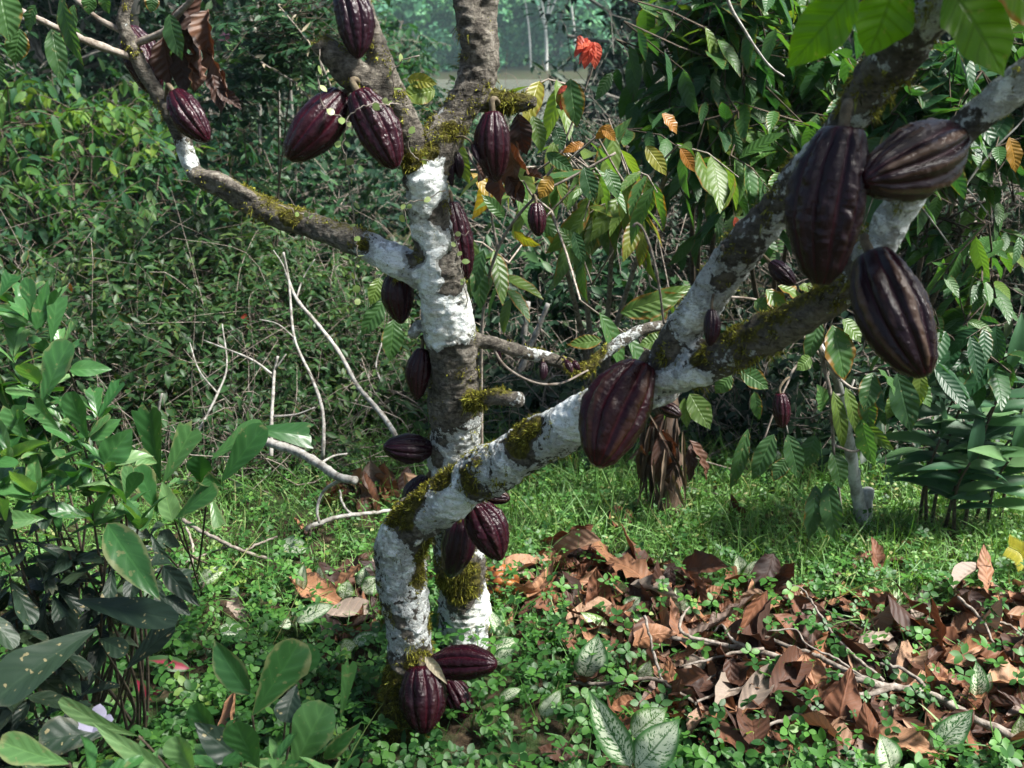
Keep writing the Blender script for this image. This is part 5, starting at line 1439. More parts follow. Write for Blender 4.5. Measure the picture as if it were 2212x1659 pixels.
# pale slender trunks in the wood
for (u0, v0, u1, v1, Y, w, lab) in [(562, 400, 560, 130, 7.6, 9, 'slender pale trunk standing before the dark wood'), (640, 430, 636, 330, 7.2, 8, 'short pale trunk under the wine-red pod'), (605, 400, 602, 200, 8.0, 6, 'thinnest greyish trunk beside the slender pale one')]:
    p1 = at(u1, v1, Y); p0 = at(u0, v0, Y); foot = np.array([p0[0], Y, float(gz(p0[0], Y))])
    r = empty('slender_tree', tuple(foot)); tag(r, lab, 'tree')
    top = p1+(p1-foot)*.9
    b_ = Bag(); C = catmull([foot, p0, p1, top], .2); b_.tube(C, np.linspace(w*.55, w*.35, len(C))*px(v0, Y), 7); b_.build('trunk', M['trunkforest'], r)
    n = 160; b_ = Bag(); b_.add(*leaves(T_LOW['cacao'], top+RNG.normal(0, .35, (n, 3)), RNG.normal(0, 1, (n, 3))+[0, 0, -.4], RNG.normal(0, .4, (n, 3))+[0, 0, 1], .14, .05, .4)); b_.build('crown', M['forest'], r)
# --- feathery shrub with flat sprays of small leaflets
bush('feathery_shrub', 'feathery small-leafleted shrub beside the topmost pod', 'shrub', [Bl(600, 80, 4.8, 100, 90, .4), Bl(520, 190, 5.0, 90, 60, .4), Bl(640, 40, 4.6, 90, 70, .3)], 150, 22, .42, .06, .38, 'forest', 'oval', droop=.12, up=.15, seed=90, hue=(.45, 1), flat=.8, thick=.0014, foot=(-1.25, 4.9), stem='twigdark', clump=1.5, spread=.25, sr=.006)
for k, rows in enumerate([[(600, 10, 4.3), (650, 70, 4.25), (690, 130, 4.2), (720, 200, 4.2)], [(520, 100, 4.4), (580, 145, 4.35), (640, 180, 4.3), (668, 215, 4.3)]]):
    r = empty('seedpod_spray', tuple(at(*rows[-1]))); tag(r, ['pale arching spray with tiny curled pods above the sawn stump', 'pale arching spray with tiny curled pods left of the wine-red pods'][k], 'spray')
    C = catmull([at(*q) for q in rows], .03); b_ = Bag(); b_.tube(C, np.linspace(.003, .005, len(C)), 5); b_.build('stem', M['twig'], r)
    m = len(C); b_ = Bag(); b_.add(*leaves(T_LOW['lance'], C, RNG.normal(0, 1, (m, 3))+[.6, 0, .4], RNG.normal(0, 1, (m, 3)), RNG.uniform(.03, .06, m), .014, RNG.uniform(-1, 1.4, m))); b_.build('pod_foliage', M['pale'], r)
    d_ = Bag(); P_ = np.repeat(C, 5, 0); q = len(P_); d_.add(*leaves(T_LOW['oval'], P_+RNG.normal(0, .03, (q, 3)), RNG.normal(0, 1, (q, 3)), RNG.normal(0, .4, (q, 3))+[0, 0, 1], .035, .014, .2)); d_.build('foliage', M['forest'], r)

# --- bramble thicket, left middle
BR = dict(mat='bramble', droop=.25, up=.35, stem='twigmid', thick=.0010, bend=(.1, .9), sr=.007)
bush('thicket_bush', 'scrubby olive thicket with larger leaves beneath the yellow-green bushes', 'thicket', [Bl(300, 640, 4.5, 190, 90, .5), Bl(480, 600, 4.6, 140, 90, .45)], 1150, 7, .24, .072, .36, seed=101, bare=36, **BR)
bush('thicket_bush', 'twiggy grey-green thicket in the middle with many bare twigs', 'thicket', [Bl(470, 770, 4.0, 180, 110, .4), Bl(620, 690, 4.2, 110, 110, .4)], 1350, 7, .20, .047, .40, seed=102, bare=60, hue=(0, .8), **BR)
bush('thicket_bush', 'low brambly thicket between the pale tall shoots and the trunk', 'thicket', [Bl(600, 900, 3.6, 170, 90, .3), Bl(760, 800, 3.9, 110, 130, .35)], 1150, 7, .18, .043, .42, seed=103, bare=60, hue=(0, .8), **BR)
bush('thicket_bush', 'dark thicket behind the chewed shrub', 'thicket', [Bl(260, 850, 3.6, 200, 120, .35), Bl(90, 760, 3.8, 150, 130, .4)], 700, 7, .22, .062, .42, seed=104, bare=40, hue=(0, .6), **BR)
bush('thicket_bush', 'brown twig tangle low on the ground before the lawn', 'thicket', [Bl(470, 1000, 3.25, 170, 55, .2), Bl(650, 1030, 3.2, 120, 40, .2)], 170, 6, .16, .04, .45, seed=105, bare=110, hue=(0, .7), **BR)
bush('thicket_bush', 'scrubby thicket beyond the edge beside the chewed shrub', 'thicket', [(np.array([-2.9, 3.6, .35]), np.array([.9, .5, .45])), (np.array([-3.3, 4.6, .6]), np.array([.9, .6, .6]))], 420, 7, .24, .07, .38, seed=106, bare=30, hue=(0, .8), **BR)
bush('leafy_bush', 'dark undergrowth beyond the right edge past the lance-leaved canes', 'bush', [(np.array([2.9, 4.0, .4]), np.array([.9, .5, .5])), (np.array([3.4, 5.0, .7]), np.array([1.0, .6, .7]))], 420, 8, .28, .075, .42, 'fine', 'lance', seed=107)
# --- behind the trunk
bush('round_bush', 'fresh green small-leaved bush glimpsed left of the trunk below the side limb', 'bush', [Bl(740, 640, 5.6, 130, 120, .6)], 420, 9, .25, .055, .6, 'bramble', 'oval', droop=.2, seed=110, hue=(.0, .7))
bush('round_bush', 'dark small-leaved bush behind the hanging round-leaf vine', 'bush', [Bl(720, 470, 7.0, 140, 110, .8)], 380, 9, .32, .075, .55, 'forest', 'oval', droop=.2, seed=111, hue=(.2, 1))
bush('round_bush', 'fresh low bush seen between trunk and narrow upright pod', 'bush', [Bl(830, 850, 4.2, 110, 110, .4), Bl(860, 970, 3.6, 90, 60, .25)], 320, 8, .2, .045, .55, 'bramble', 'oval', droop=.2, seed=112, hue=(.1, .9), bare=60)
bush('leafy_bush', 'pale distant bush beside the topmost pod on the river bank', 'bush', [Bl(855, 130, 13, 35, 60, .6), Bl(860, 210, 12, 45, 35, .6)], 190, 8, .35, .14, .5, 'yellowgreen', seed=113, hue=(.1, .6), thick=.003)
bush('leafy_bush', 'bank-side bush glimpsed through the fork of the upper trunk', 'bush', [Bl(980, 250, 10, 60, 25, .6), Bl(900, 330, 9, 80, 60, .6)], 230, 8, .3, .11, .5, 'forest', seed=114, hue=(.3, 1))
bush('leafy_bush', 'dark feathery bush in front of the river below the red young leaves', 'bush', [Bl(1290, 315, 6.8, 150, 40, .5), Bl(1430, 265, 6.4, 70, 35, .4)], 420, 10, .24, .06, .4, 'fine', seed=115, hue=(.1, 1), bare=24, spread=.3)
bush('leafy_bush', 'sparse bush on the river bank right behind the snapped stub', 'bush', [Bl(1120, 330, 8.5, 110, 40, .6)], 260, 9, .22, .09, .45, 'forest', seed=116, hue=(.3, 1), bare=40)
bush('leafy_bush', 'shaded bush on the slope behind the pod below the snapped stub', 'bush', [Bl(1000, 430, 8.0, 120, 70, .6), Bl(1090, 520, 6.6, 100, 80, .5)], 420, 9, .3, .085, .5, 'forest', 'oval', droop=.2, seed=118, hue=(.1, .9))
bush('leafy_bush', 'shaded bush on the slope behind the maroon pod on the sunny trunk side', 'bush', [Bl(1060, 640, 5.4, 110, 110, .5)], 340, 9, .26, .07, .5, 'forest', 'oval', droop=.2, seed=119, hue=(.1, .9))
# --- middle right
bush('leafy_bush', 'shadowy bush behind the thin mossy side branch', 'bush', [Bl(1150, 860, 4.1, 130, 110, .4), Bl(1220, 985, 3.5, 130, 50, .2)], 420, 9, .24, .055, .5, 'fine', 'oval', seed=120, hue=(.1, 1), bare=40)
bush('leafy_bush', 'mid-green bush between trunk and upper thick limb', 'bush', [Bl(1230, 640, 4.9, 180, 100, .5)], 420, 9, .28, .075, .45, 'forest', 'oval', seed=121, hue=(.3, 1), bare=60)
bush('fine_bush', 'fine dark small-leaved bush in the middle distance behind the thick limb', 'bush', [Bl(1440, 530, 5.3, 170, 140, .5), Bl(1560, 420, 5.4, 130, 120, .5)], 760, 14, .26, .04, .4, 'fine', 'oval', seed=122, bare=220, hue=(.0, .9), droop=.15)
bush('leafy_bush', 'dusky undergrowth bush behind the big reddish brown pod', 'bush', [Bl(1480, 850, 4.1, 170, 110, .4), Bl(1560, 985, 3.5, 150, 55, .2)], 480, 9, .26, .055, .5, 'fine', 'oval', seed=123, hue=(0, .8), bare=60)
bush('leafy_bush', 'dusky undergrowth bush under the hanging ribbed leaves', 'bush', [Bl(1730, 970, 3.5, 150, 70, .2), Bl(1900, 900, 3.9, 160, 130, .3), Bl(1960, 1010, 3.4, 110, 60, .2)], 520, 9, .26, .055, .5, 'fine', 'oval', seed=124, hue=(0, .8), bare=60)
bush('leafy_bush', 'dark undergrowth behind the slender lance-leaved canes', 'bush', [Bl(2110, 950, 4.3, 180, 150, .4), Bl(2250, 780, 4.6, 150, 150, .4)], 520, 9, .28, .065, .4, 'fine', 'lance', seed=125, hue=(0, .9), bare=60)
bush('fine_bush', 'dark twiggy bush behind the largest pod and the two limbs', 'bush', [Bl(1780, 640, 5.0, 190, 140, .5), Bl(1960, 560, 4.8, 160, 140, .5)], 720, 11, .28, .05, .4, 'fine', seed=126, hue=(0, .8), bare=200)
bush('fine_bush', 'dark twiggy bush at the right edge beyond the lichened limb', 'bush', [Bl(2140, 470, 4.4, 150, 140, .4), Bl(2230, 650, 4.4, 120, 120, .4)], 620, 10, .26, .055, .36, 'fine', seed=127, hue=(.1, 1), bare=260)
for k, (x_, y_, r_, zc, lab) in enumerate([(2.6, 9.0, 1.5, .8, 'dark dense tree behind the hanging coffee leaves'), (4.2, 7.8, 1.4, .8, 'dark tree behind the thick limb at the top right'), (5.6, 9.5, 1.8, 1.0, 'dark tree at the right edge beyond the coffee'), (1.9, 12.5, 1.2, .3, 'dim tree beside the river at the edge of the coffee leaves'), (4.6, 14, 2., 1.6, 'farther dim tree behind the right-hand undergrowth')]):
    g = float(gz(x_, y_)); rr = np.random.default_rng(k+140)
    bl = [(np.array([x_+rr.normal(0, .4*r_), y_+rr.normal(0, .4*r_), g+.4*r_+q*(zc+1.9-g)/5]), np.array([r_*rr.uniform(.55, .9), r_*.7, r_*rr.uniform(.4, .65)])) for q in range(5)]
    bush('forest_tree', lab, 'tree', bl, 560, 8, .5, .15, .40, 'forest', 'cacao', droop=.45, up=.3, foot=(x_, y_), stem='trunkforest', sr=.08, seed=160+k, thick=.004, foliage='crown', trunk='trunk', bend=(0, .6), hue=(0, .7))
# slope filling towards the river
for k, (x_, y_, r_, h, lab) in enumerate([(-3.9, 22, 1.8, 3.4, 'big bank-side bush behind the topmost pod'), (-2.4, 30, 1.6, 1.6, 'rounded bush on the water edge left of the upper trunk'), (1.9, 24, 1.5, 1.2, 'low bush on the water edge under the red young leaves'), (5.6, 27, 2.0, 2.6, 'bank-side bush at the right end of the visible river'),
                                          (.2, 14, 1.3, .7, 'low scrub on the slope behind the upper trunk'), (1.5, 13, 1.1, .7, 'low scrub on the slope behind the yellowing cacao'), (-1.2, 18, 1.4, 1.1, 'low scrub on the slope left of the upper trunk'), (8, 22, 3, 4.5, 'tall bank-side bush hidden mostly by the coffee leaves'), (-8, 24, 3, 5, 'tall bank-side bush behind the dark wood')]):
    g = float(gz(x_, y_))
    bush('bank_bush', lab, 'bush', [(np.array([x_, y_, g+h*.45]), np.array([r_, r_*.7, h*.5]))], 300, 7, .6, .2, .45, 'far', seed=180+k, hue=(.1, 1), sr=.03, thick=.005)

# --- yellowing young cacao behind the trunk
bush('cacao_sapling', 'yellowing cacao sapling with hanging ribbed leaves behind the trunk', 'sapling', [Bl(1230, 330, 3.1, 80, 70, .18), Bl(1330, 370, 3.1, 120, 70, .2), Bl(1450, 330, 3.2, 70, 70, .2), Bl(1190, 430, 3.0, 80, 60, .15)], 26, 5, .26, .17, .33, 'cacao', droop=1.1, up=.4, seed=200, detail=T_MID, thick=.003, hue=(.2, .98), bend=(.2, .9), foot=(.35, 3.9))
cs_ = empty('cacao_sapling', tuple(gpt(1120, 1020, 0))); tag(cs_, 'sparse cacao sapling with dark stem bearing the lone small pod', 'sapling')
b_ = Bag()
for rows, w in [([(1040, 1010, 2.5), (1042, 700, 2.48), (1075, 540, 2.45), (1150, 432, 2.42), (1240, 380, 2.42), (1330, 330, 2.42)], 10), ([(1075, 540, 2.45), (1058, 440, 2.44), (1060, 340, 2.44)], 6), ([(1150, 432, 2.42), (1200, 350, 2.42), (1250, 230, 2.42), (1290, 120, 2.42)], 6)]:
    C = catmull([at(*q) for q in rows], .02)
    b_.tube(C, np.linspace(w, w*.5, len(C))*.5*px(600, 2.4), 6, True, .05)
b_.build('stem', M['twig'], cs_)
for bse, tp, w, mt in [((1262, 360, 2.42), (1282, 440, 2.40), 44, 'cacao'), ((1310, 365, 2.42), (1335, 430, 2.40), 38, 'cacao'), ((1232, 170, 2.42), (1246, 275, 2.40), 54, 'cacao'), ((1210, 190, 2.42), (1236, 240, 2.42), 44, 'cacao'), ((1200, 232, 2.42), (1246, 228, 2.42), 22, 'cacao'),
                       ((1395, 315, 2.42), (1440, 380, 2.40), 38, 'cacao'), ((1200, 275, 2.42), (1215, 325, 2.41), 34, 'cacao'), ((1150, 250, 2.43), (1170, 330, 2.42), 40, 'cacao'), ((1110, 500, 2.44), (1168, 530, 2.42), 36, 'cacao'), ((1090, 470, 2.44), (1040, 420, 2.43), 30, 'cacao'),
                       ((1250, 540, 2.44), (1205, 490, 2.43), 30, 'cacao'), ((1030, 560, 2.44), (1038, 672, 2.42), 44, 'cacao'), ((1045, 540, 2.44), (1020, 640, 2.42), 40, 'cacao'), ((985, 300, 2.44), (1015, 400, 2.42), 36, 'cacao'), ((1240, 500, 2.42), (1262, 572, 2.4), 30, 'cacao'), ((1180, 330, 2.42), (1240, 370, 2.42), 34, 'cacao'),
                       ((1320, 270, 2.42), (1285, 300, 2.42), 26, 'orange'), ((1300, 272, 2.42), (1330, 305, 2.42), 26, 'orange'), ((1262, 310, 2.42), (1215, 330, 2.42), 24, 'orange'), ((1430, 245, 2.42), (1462, 290, 2.42), 36, 'orange'), ((1190, 380, 2.42), (1165, 430, 2.41), 36, 'orange'), ((1470, 320, 2.42), (1500, 372, 2.42), 28, 'orange'),
                       ((830, 650, 2.5), (780, 725, 2.48), 44, 'cacao'), ((850, 690, 2.5), (842, 780, 2.48), 52, 'cacao'), ((820, 600, 2.5), (800, 660, 2.48), 36, 'cacao'), ((880, 170, 2.5), (945, 182, 2.48), 34, 'cacao'), ((940, 195, 2.5), (868, 210, 2.48), 56, 'cacao'), ((935, 240, 2.5), (878, 240, 2.48), 36, 'cacao'), ((925, 330, 2.5), (892, 285, 2.48), 36, 'cacao')]:
    one_leaf(bse, tp, w, mt, parent=cs_, bend=.6, face=(0, -1, .5))
rd = empty('young_leaf_flush', tuple(at(1292, 95, 2.41))); tag(rd, 'cluster of bright red young leaves at the tip of a twig before the river', 'young leaves')
for bse, tp, w in [((1285, 92, 2.41), (1250, 140, 2.40), 26), ((1280, 90, 2.41), (1262, 150, 2.40), 30), ((1275, 88, 2.41), (1246, 108, 2.40), 28), ((1285, 90, 2.41), (1285, 150, 2.40), 28), ((1262, 84, 2.41), (1245, 92, 2.41), 22), ((1290, 92, 2.41), (1292, 135, 2.40), 20), ((1270, 82, 2.41), (1240, 125, 2.41), 22), ((1225, 185, 2.41), (1205, 205, 2.41), 16), ((1215, 210, 2.41), (1212, 240, 2.41), 12)]:
    one_leaf(bse, tp, w, 'red', parent=rd, bend=.6)
for (u, v, Y, w, lab, mt) in [(526, 690, 4.0, 22, 'dark red leaf caught in the bare twigs of the thicket', 'red'), (1588, 485, 1.45, 24, 'orange red leaf tip sticking up behind the upper thick limb', 'red'), (348, 610, 4.4, 14, 'orange leaf in the top of the olive thicket', 'orange'), (152, 622, 4.0, 14, 'orange leaf left of the chewed shrub tip', 'orange'), (2180, 335, 2.4, 55, 'orange leaf hanging at the right edge beside the lichened limb', 'orange')]:
    r = empty('coloured_leaf', tuple(at(u, v, Y))); tag(r, lab, 'leaf')
    one_leaf((u, v-w*.7, Y), (u+w*.25, v+w*.7, Y), w*.75, mt, parent=r)
pf = tag(empty('flower', tuple(at(487, 78, 4.6))), 'small pink blossom glowing against the dark wood', 'flower')
b_ = Bag(); n = 24; b_.add(*leaves(T_LOW['lance'], np.tile(at(487, 86, 4.6), (n, 1)), RNG.normal(0, .8, (n, 3))+[0, 0, 1.], RNG.normal(0, 1, (n, 3)), .035, .008, .4))
s = NT('pink_petal'); b_.build('petal', s.done(s.bsdf((.75, .30, .50), .6, .2)), pf)

# --- coffee trees, upper right
CF = dict(spread=.26, clump=5.0, mat='coffee', droop=1.0, up=.35, detail=T_MID, bend=(.1, .7), stem='twigdark', thick=.0025)
bush('coffee_tree', 'coffee tree with backlit yellowish hanging leaves at the top beside the river', 'tree', [Bl(1510, 70, 3.3, 70, 90, .3), Bl(1520, 210, 3.2, 80, 80, .25), Bl(1570, 60, 3.4, 90, 110, .3)], 78, 8, .34, .135, .38, seed=210, hue=(.25, 1), foot=(.9, 4.6), **CF)
bush('coffee_tree', 'darker coffee tree between the yellowish one and the thick limb', 'tree', [Bl(1680, 130, 3.5, 120, 130, .35), Bl(1600, 290, 3.3, 110, 80, .3), Bl(1730, 300, 3.5, 90, 90, .3)], 74, 8, .34, .145, .38, seed=211, hue=(.15, .95), foot=(1.3, 4.8), **CF)
bush('coffee_tree', 'coffee tree with glossy ribbed leaves behind the thick limb top', 'tree', [Bl(1900, 230, 3.2, 110, 110, .3), Bl(2060, 210, 3.3, 120, 110, .3), Bl(2170, 110, 3.4, 100, 130, .3)], 78, 8, .32, .145, .40, seed=212, hue=(.15, 1), foot=(1.9, 4.6), **CF)
bush('coffee_shrub', 'small bright coffee shoot hanging at the right edge below the dark twiggy bush', 'shrub', [Bl(2155, 590, 2.6, 45, 35, .1), Bl(2080, 490, 3.2, 80, 35, .15)], 18, 7, .24, .115, .36, seed=213, hue=(.3, 1), foot=(1.75, 4.3), **CF)
bush('coffee_shrub', 'coffee shrub with yellow-spotted leaves hanging behind the tan-ribbed pod', 'shrub', [Bl(2070, 735, 2.6, 70, 25, .10), Bl(1985, 790, 2.6, 40, 25, .10)], 13, 6, .20, .135, .36, seed=214, hue=(.1, 1), foot=(1.5, 3.7), **CF)
#bush('coffee_shrub', 'orange-leaved coffee twig at the right edge beside the lichened limb', 'shrub', [Bl(2190, 330, 2.6, 20, 30, .06)], 2, 4, .15, .12, .36, 'orange', droop=1.0, seed=215, detail=T_MID)

# --- hanging cacao shoots under the two limbs
sap = empty('cacao_sapling', tuple(gpt(1862, 1136, 0))); tag(sap, 'pale-stemmed cacao sapling with large ribbed leaves hanging under the mossy forward limb', 'sapling')
fY = gy(1136)
for rows, w0, w1, mt in [([(1866, 1140, fY), (1850, 1060, fY-.05), (1836, 965, fY-.12), (1822, 880, fY-.2), (1800, 800, fY-.25), (1770, 745, fY-.3)], 32, 12, 'post'),
                         ([(1770, 745, 2.45), (1782, 800, 2.42), (1795, 860, 2.40), (1800, 960, 2.38), (1810, 1040, 2.38), (1818, 1108, 2.38)], 10, 5, 'twig'),
                         ([(1772, 750, 2.45), (1800, 800, 2.4), (1840, 838, 2.36), (1900, 845, 2.32)], 9, 5, 'twig'), ([(1795, 855, 2.4), (1830, 850, 2.4), (1845, 820, 2.4)], 8, 5, 'twigpale'),
                         ([(1803, 962, 2.38), (1850, 975, 2.36), (1900, 935, 2.34)], 6, 4, 'twig'), ([(1770, 745, 2.45), (1720, 790, 2.42), (1700, 830, 2.38), (1672, 890, 2.35), (1650, 950, 2.33)], 6, 4, 'twig'),
                         ([(1800, 800, 2.45), (1700, 690, 2.5), (1640, 650, 2.5), (1560, 640, 2.5)], 9, 5, 'twig'), ([(1690, 855, 2.3), (1695, 900, 2.28), (1702, 935, 2.28)], 4, 3, 'twigpale')]:
    C = catmull([at(*q) for q in rows], .02); k = px(rows[0][1], rows[0][2])
    b_ = Bag(); b_.tube(C, np.linspace(w0, w1, len(C))*.5*k*(1+.06*RNG.standard_normal(len(C))), 8, True, .04)
    b_.build('trunk' if mt == 'post' else 'branch', M[mt], sap)
HL = [((1798, 702, 2.42), (1824, 824, 2.38), 72, .55), ((1885, 805, 2.34), (1866, 890, 2.3), 50, .35), ((1896, 797, 2.34), (1932, 856, 2.3), 50, .5), ((1938, 806, 2.36), (1968, 934, 2.32), 64, .05), ((1800, 845, 2.4), (1820, 972, 2.38), 34, .8), ((1826, 836, 2.4), (1850, 942, 2.38), 32, .75),
      ((1862, 906, 2.34), (1890, 1006, 2.3), 54, .1), ((1852, 902, 2.36), (1932, 974, 2.32), 34, .7), ((1798, 974, 2.38), (1816, 1056, 2.36), 50, .45), ((1702, 938, 2.34), (1726, 1035, 2.32), 46, .2), ((1672, 938, 2.33), (1626, 1038, 2.31), 48, .3), ((1616, 926, 2.36), (1576, 1060, 2.34), 34, .4),
      ((1762, 1048, 2.38), (1746, 1166, 2.36), 46, .05), ((1788, 1042, 2.38), (1806, 1170, 2.34), 50, .2), ((1776, 888, 2.4), (1764, 830, 2.38), 46, .5), ((1630, 846, 2.4), (1640, 908, 2.38), 28, .5), ((1490, 850, 1.75), (1534, 928, 1.72), 54, .72), ((1478, 860, 1.75), (1484, 925, 1.73), 30, .75),
      ((1340, 676, 2.3), (1478, 636, 2.32), 60, .65), ((1360, 668, 2.3), (1498, 618, 2.34), 46, .7), ((1655, 625, 2.42), (1700, 690, 2.4), 52, .7), ((1680, 618, 2.42), (1736, 655, 2.4), 44, .8), ((1726, 618, 2.42), (1762, 632, 2.4), 34, .8), ((1630, 650, 2.42), (1668, 672, 2.4), 40, .6), ((1600, 800, 2.4), (1660, 840, 2.38), 44, .5), ((1820, 690, 2.42), (1860, 740, 2.4), 50, .7),
      ((1900, 690, 2.4), (1870, 720, 2.4), 40, .6), ((1750, 770, 2.4), (1720, 800, 2.38), 36, .7), ((1770, 690, 2.44), (1740, 780, 2.42), 44, .3), ((1870, 850, 2.36), (1880, 930, 2.34), 44, .4), ((1975, 820, 2.36), (2010, 880, 2.34), 44, .6), ((1935, 850, 2.38), (1915, 905, 2.36), 42, .7), ((1990, 800, 2.36), (1985, 880, 2.33), 36, .85), ((1760, 940, 2.4), (1742, 1010, 2.38), 44, .3), ((1700, 990, 2.36), (1670, 1040, 2.34), 36, .3), ((1580, 810, 2.4), (1545, 850, 2.4), 40, .6), ((1440, 735, 2.3), (1380, 745, 2.3), 40, .7), ((1300, 735, 2.3), (1225, 745, 2.3), 34, .72)]
for bse, tp, w, hue in HL:
    one_leaf(bse, tp, w, 'cacao', parent=sap, rnd=(hue*.9, RNG.random(), RNG.random()), face=(RNG.uniform(-.5, .5), -1, .4), bend=RNG.uniform(.2, .8))

# --- lance-leaved canes, right
for k, (u0, u1, v1, lab) in enumerate([(1985, 2060, 860, 'lance-leaved cane leaning towards the tan-ribbed pod'), (2010, 2110, 800, 'tall lance-leaved cane with a pale tip leaf'), (2040, 2150, 870, 'lance-leaved cane in the middle of the clump'), (2080, 2180, 800, 'tall lance-leaved cane near the right edge'),
                                       (2105, 2220, 900, 'lance-leaved cane bending out of view at the right edge'), (2000, 2030, 950, 'short lance-leaved cane at the near side of the clump'), (2130, 2190, 980, 'short lance-leaved cane low at the right edge'), (2060, 2095, 1000, 'lowest lance-leaved cane at the foot of the clump'), (2160, 2250, 760, 'tallest lance-leaved cane half out of view')]):
    Y = gy(1130+8*(k % 4)); p0 = gpt(u0, 1130+8*(k % 4), 0); p1 = at(u1, v1, Y-.12)
    r = empty('lance_leaf_cane', tuple(p0)); tag(r, lab, 'cane plant', 'canes of the lance-leaved clump')
    C = catmull([p0, p0*.5+p1*.5+[-.02, 0, .03], p1], .03)
    b_ = Bag(); b_.tube(C, np.linspace(.006, .003, len(C)), 6); b_.build('stem', M['twigdark'], r)
    m = 11; s_ = np.linspace(.40, 1, m); ii = (s_*(len(C)-1)).astype(int); az = np.arange(m)*math.pi+RNG.normal(0, .35, m)
    d = np.stack([np.cos(az), RNG.normal(-.2, .3, m), RNG.uniform(.1, .7, m)], -1); d[-1] = [.1, -.1, 1]
    b_ = Bag(); Ls = RNG.uniform(.12, .20, m); b_.add(*leaves(template('lance', 9, 2, fold=.3), C[ii], d, RNG.normal(0, .2, (m, 3))+[0, -.4, 1.], Ls, Ls*.27, RNG.uniform(.2, 1.1, m)))
    b_.build('foliage', M['ginger'], r)

# --- dead banana stem, stumps, bare branches
bY = gy(1112)
bn = empty('dead_banana_stem', tuple(gpt(1430, 1112, 0))); tag(bn, 'dead brown banana stem with dry hanging sheaths behind the big fork pod', 'dead stem')
C = catmull([at(1440, 1120, bY), at(1442, 1040, bY), at(1440, 960, bY), at(1436, 880, bY+.02), at(1425, 800, bY+.04)], .02)
b_ = Bag(); b_.tube(C, np.linspace(36, 26, len(C))*px(1050, bY)*(.9+.1*np.sin(np.arange(len(C))*1.3))*(1+.08*RNG.standard_normal(len(C))), 18, True, .06); b_.build('trunk', M['banana'], bn)
for bse, tp, w in [((1392, 900, bY-.10), (1400, 1090, bY-.12), 24), ((1405, 915, bY-.12), (1380, 1075, bY-.10), 18), ((1420, 940, bY-.1), (1372, 1100, bY-.12), 16), ((1475, 930, bY-.08), (1480, 1100, bY-.08), 18), ((1440, 950, bY-.12), (1420, 1110, bY-.14), 16), ((1390, 960, bY-.08), (1350, 1000, bY-.1), 14), ((1462, 920, bY-.1), (1455, 1080, bY-.12), 18)]+[((1395+RNG.uniform(0, 85), RNG.uniform(860, 980), bY-RNG.uniform(.05, .13)), (1380+RNG.uniform(0, 110), RNG.uniform(1010, 1120), bY-RNG.uniform(.05, .16)), RNG.choice([10., 14., 20.])) for _ in range(14)]:
    one_leaf(bse, tp, w*.8, 'sheath', name='dry_sheath', parent=bn, T=template('lance', 14, 2, fold=1.0, wave=.2, seed=int(w), ragged=.2), bend=RNG.uniform(-.5, .9), twist=RNG.uniform(-1.5, 1.5))

for k in range(9):
    u_, v_ = 1385+RNG.uniform(0, 110), RNG.uniform(890, 1010)
    one_leaf((u_, v_, bY-RNG.uniform(.08, .16)), (u_+RNG.normal(0, 22), v_+RNG.uniform(60, 120), bY-RNG.uniform(.06, .2)), RNG.uniform(30, 48), 'drydark', name='dead_leaf', parent=bn, T=T_DRY[RNG.integers(12)], bend=RNG.uniform(-.8, 1.1), jitter=.8, twist=RNG.uniform(-1.2, 1.2))


def post(label, rows, w0, w1, mat, name, cat, subs=()):
    p = at(*rows[0]); r = empty(name, tuple(p)); tag(r, label, cat)
    for rows_, a, b2, nm in [(rows, w0, w1, 'stem')]+[(*q, 'twig') for q in subs]:
        C = catmull([at(*q) for q in rows_], .02); k = px(rows_[0][1], rows_[0][2])*(.68 if name == 'bare_branch' else 1)
        b_ = Bag(); b_.tube(C, np.linspace(a, b2, len(C))*.5*k*(1+.07*RNG.standard_normal(len(C))), 9, True, .04); b_.build(nm, M[mat], r)


sY = gy(1138)
post('short grey sawn stump beside the pale sapling stem', [(1868, 1142, sY), (1872, 1095, sY), (1876, 1056, sY)], 26, 24, 'post', 'tree_stump', 'stump')
post('upright grey pole stub in the shade behind the thin mossy branch', [(1122, 860, 4.0), (1130, 740, 4.0), (1140, 652, 4.0)], 14, 12, 'twigpale', 'dead_pole', 'dead branch')
post('slanting grey pole stub leaning right in the shade behind the mossy branch', [(1090, 880, 3.9), (1150, 740, 3.9), (1184, 656, 3.9)], 14, 10, 'twigpale', 'dead_pole', 'dead branch')
post('long whitish bare branch slanting down towards the trunk', [(618, 590, 3.52), (640, 645, 3.48), (690, 705, 3.43), (735, 765, 3.34), (770, 830, 3.26), (800, 866, 3.17), (832, 905, 3.08), (856, 945, 2.99), (870, 1000, 3.20)], 11, 17, 'twigpale', 'bare_branch', 'dead branch',
     [([(800, 866, 3.6), (760, 868, 3.6), (730, 885, 3.6), (716, 915, 3.6)], 11, 6), ([(800, 866, 3.6), (822, 830, 3.6), (812, 790, 3.65), (825, 740, 3.7)], 8, 4), ([(735, 765, 3.8), (790, 800, 3.7), (800, 840, 3.65)], 6, 4), ([(640, 645, 3.95), (655, 600, 4), (680, 560, 4)], 6, 3)])
post('thin pale bare shoot hanging through the thicket left of the whitish branch', [(612, 545, 3.43), (624, 610, 3.43), (636, 730, 3.34), (675, 820, 3.26), (697, 890, 3.17), (698, 975, 3.08), (690, 1040, 3.20)], 7, 12, 'twigpale', 'bare_branch', 'dead branch', [([(624, 610, 3.43), (610, 570, 3.43), (590, 540, 3.43)], 5, 3), ([(636, 730, 3.34), (600, 700, 3.34), (560, 690, 3.34)], 5, 3)])
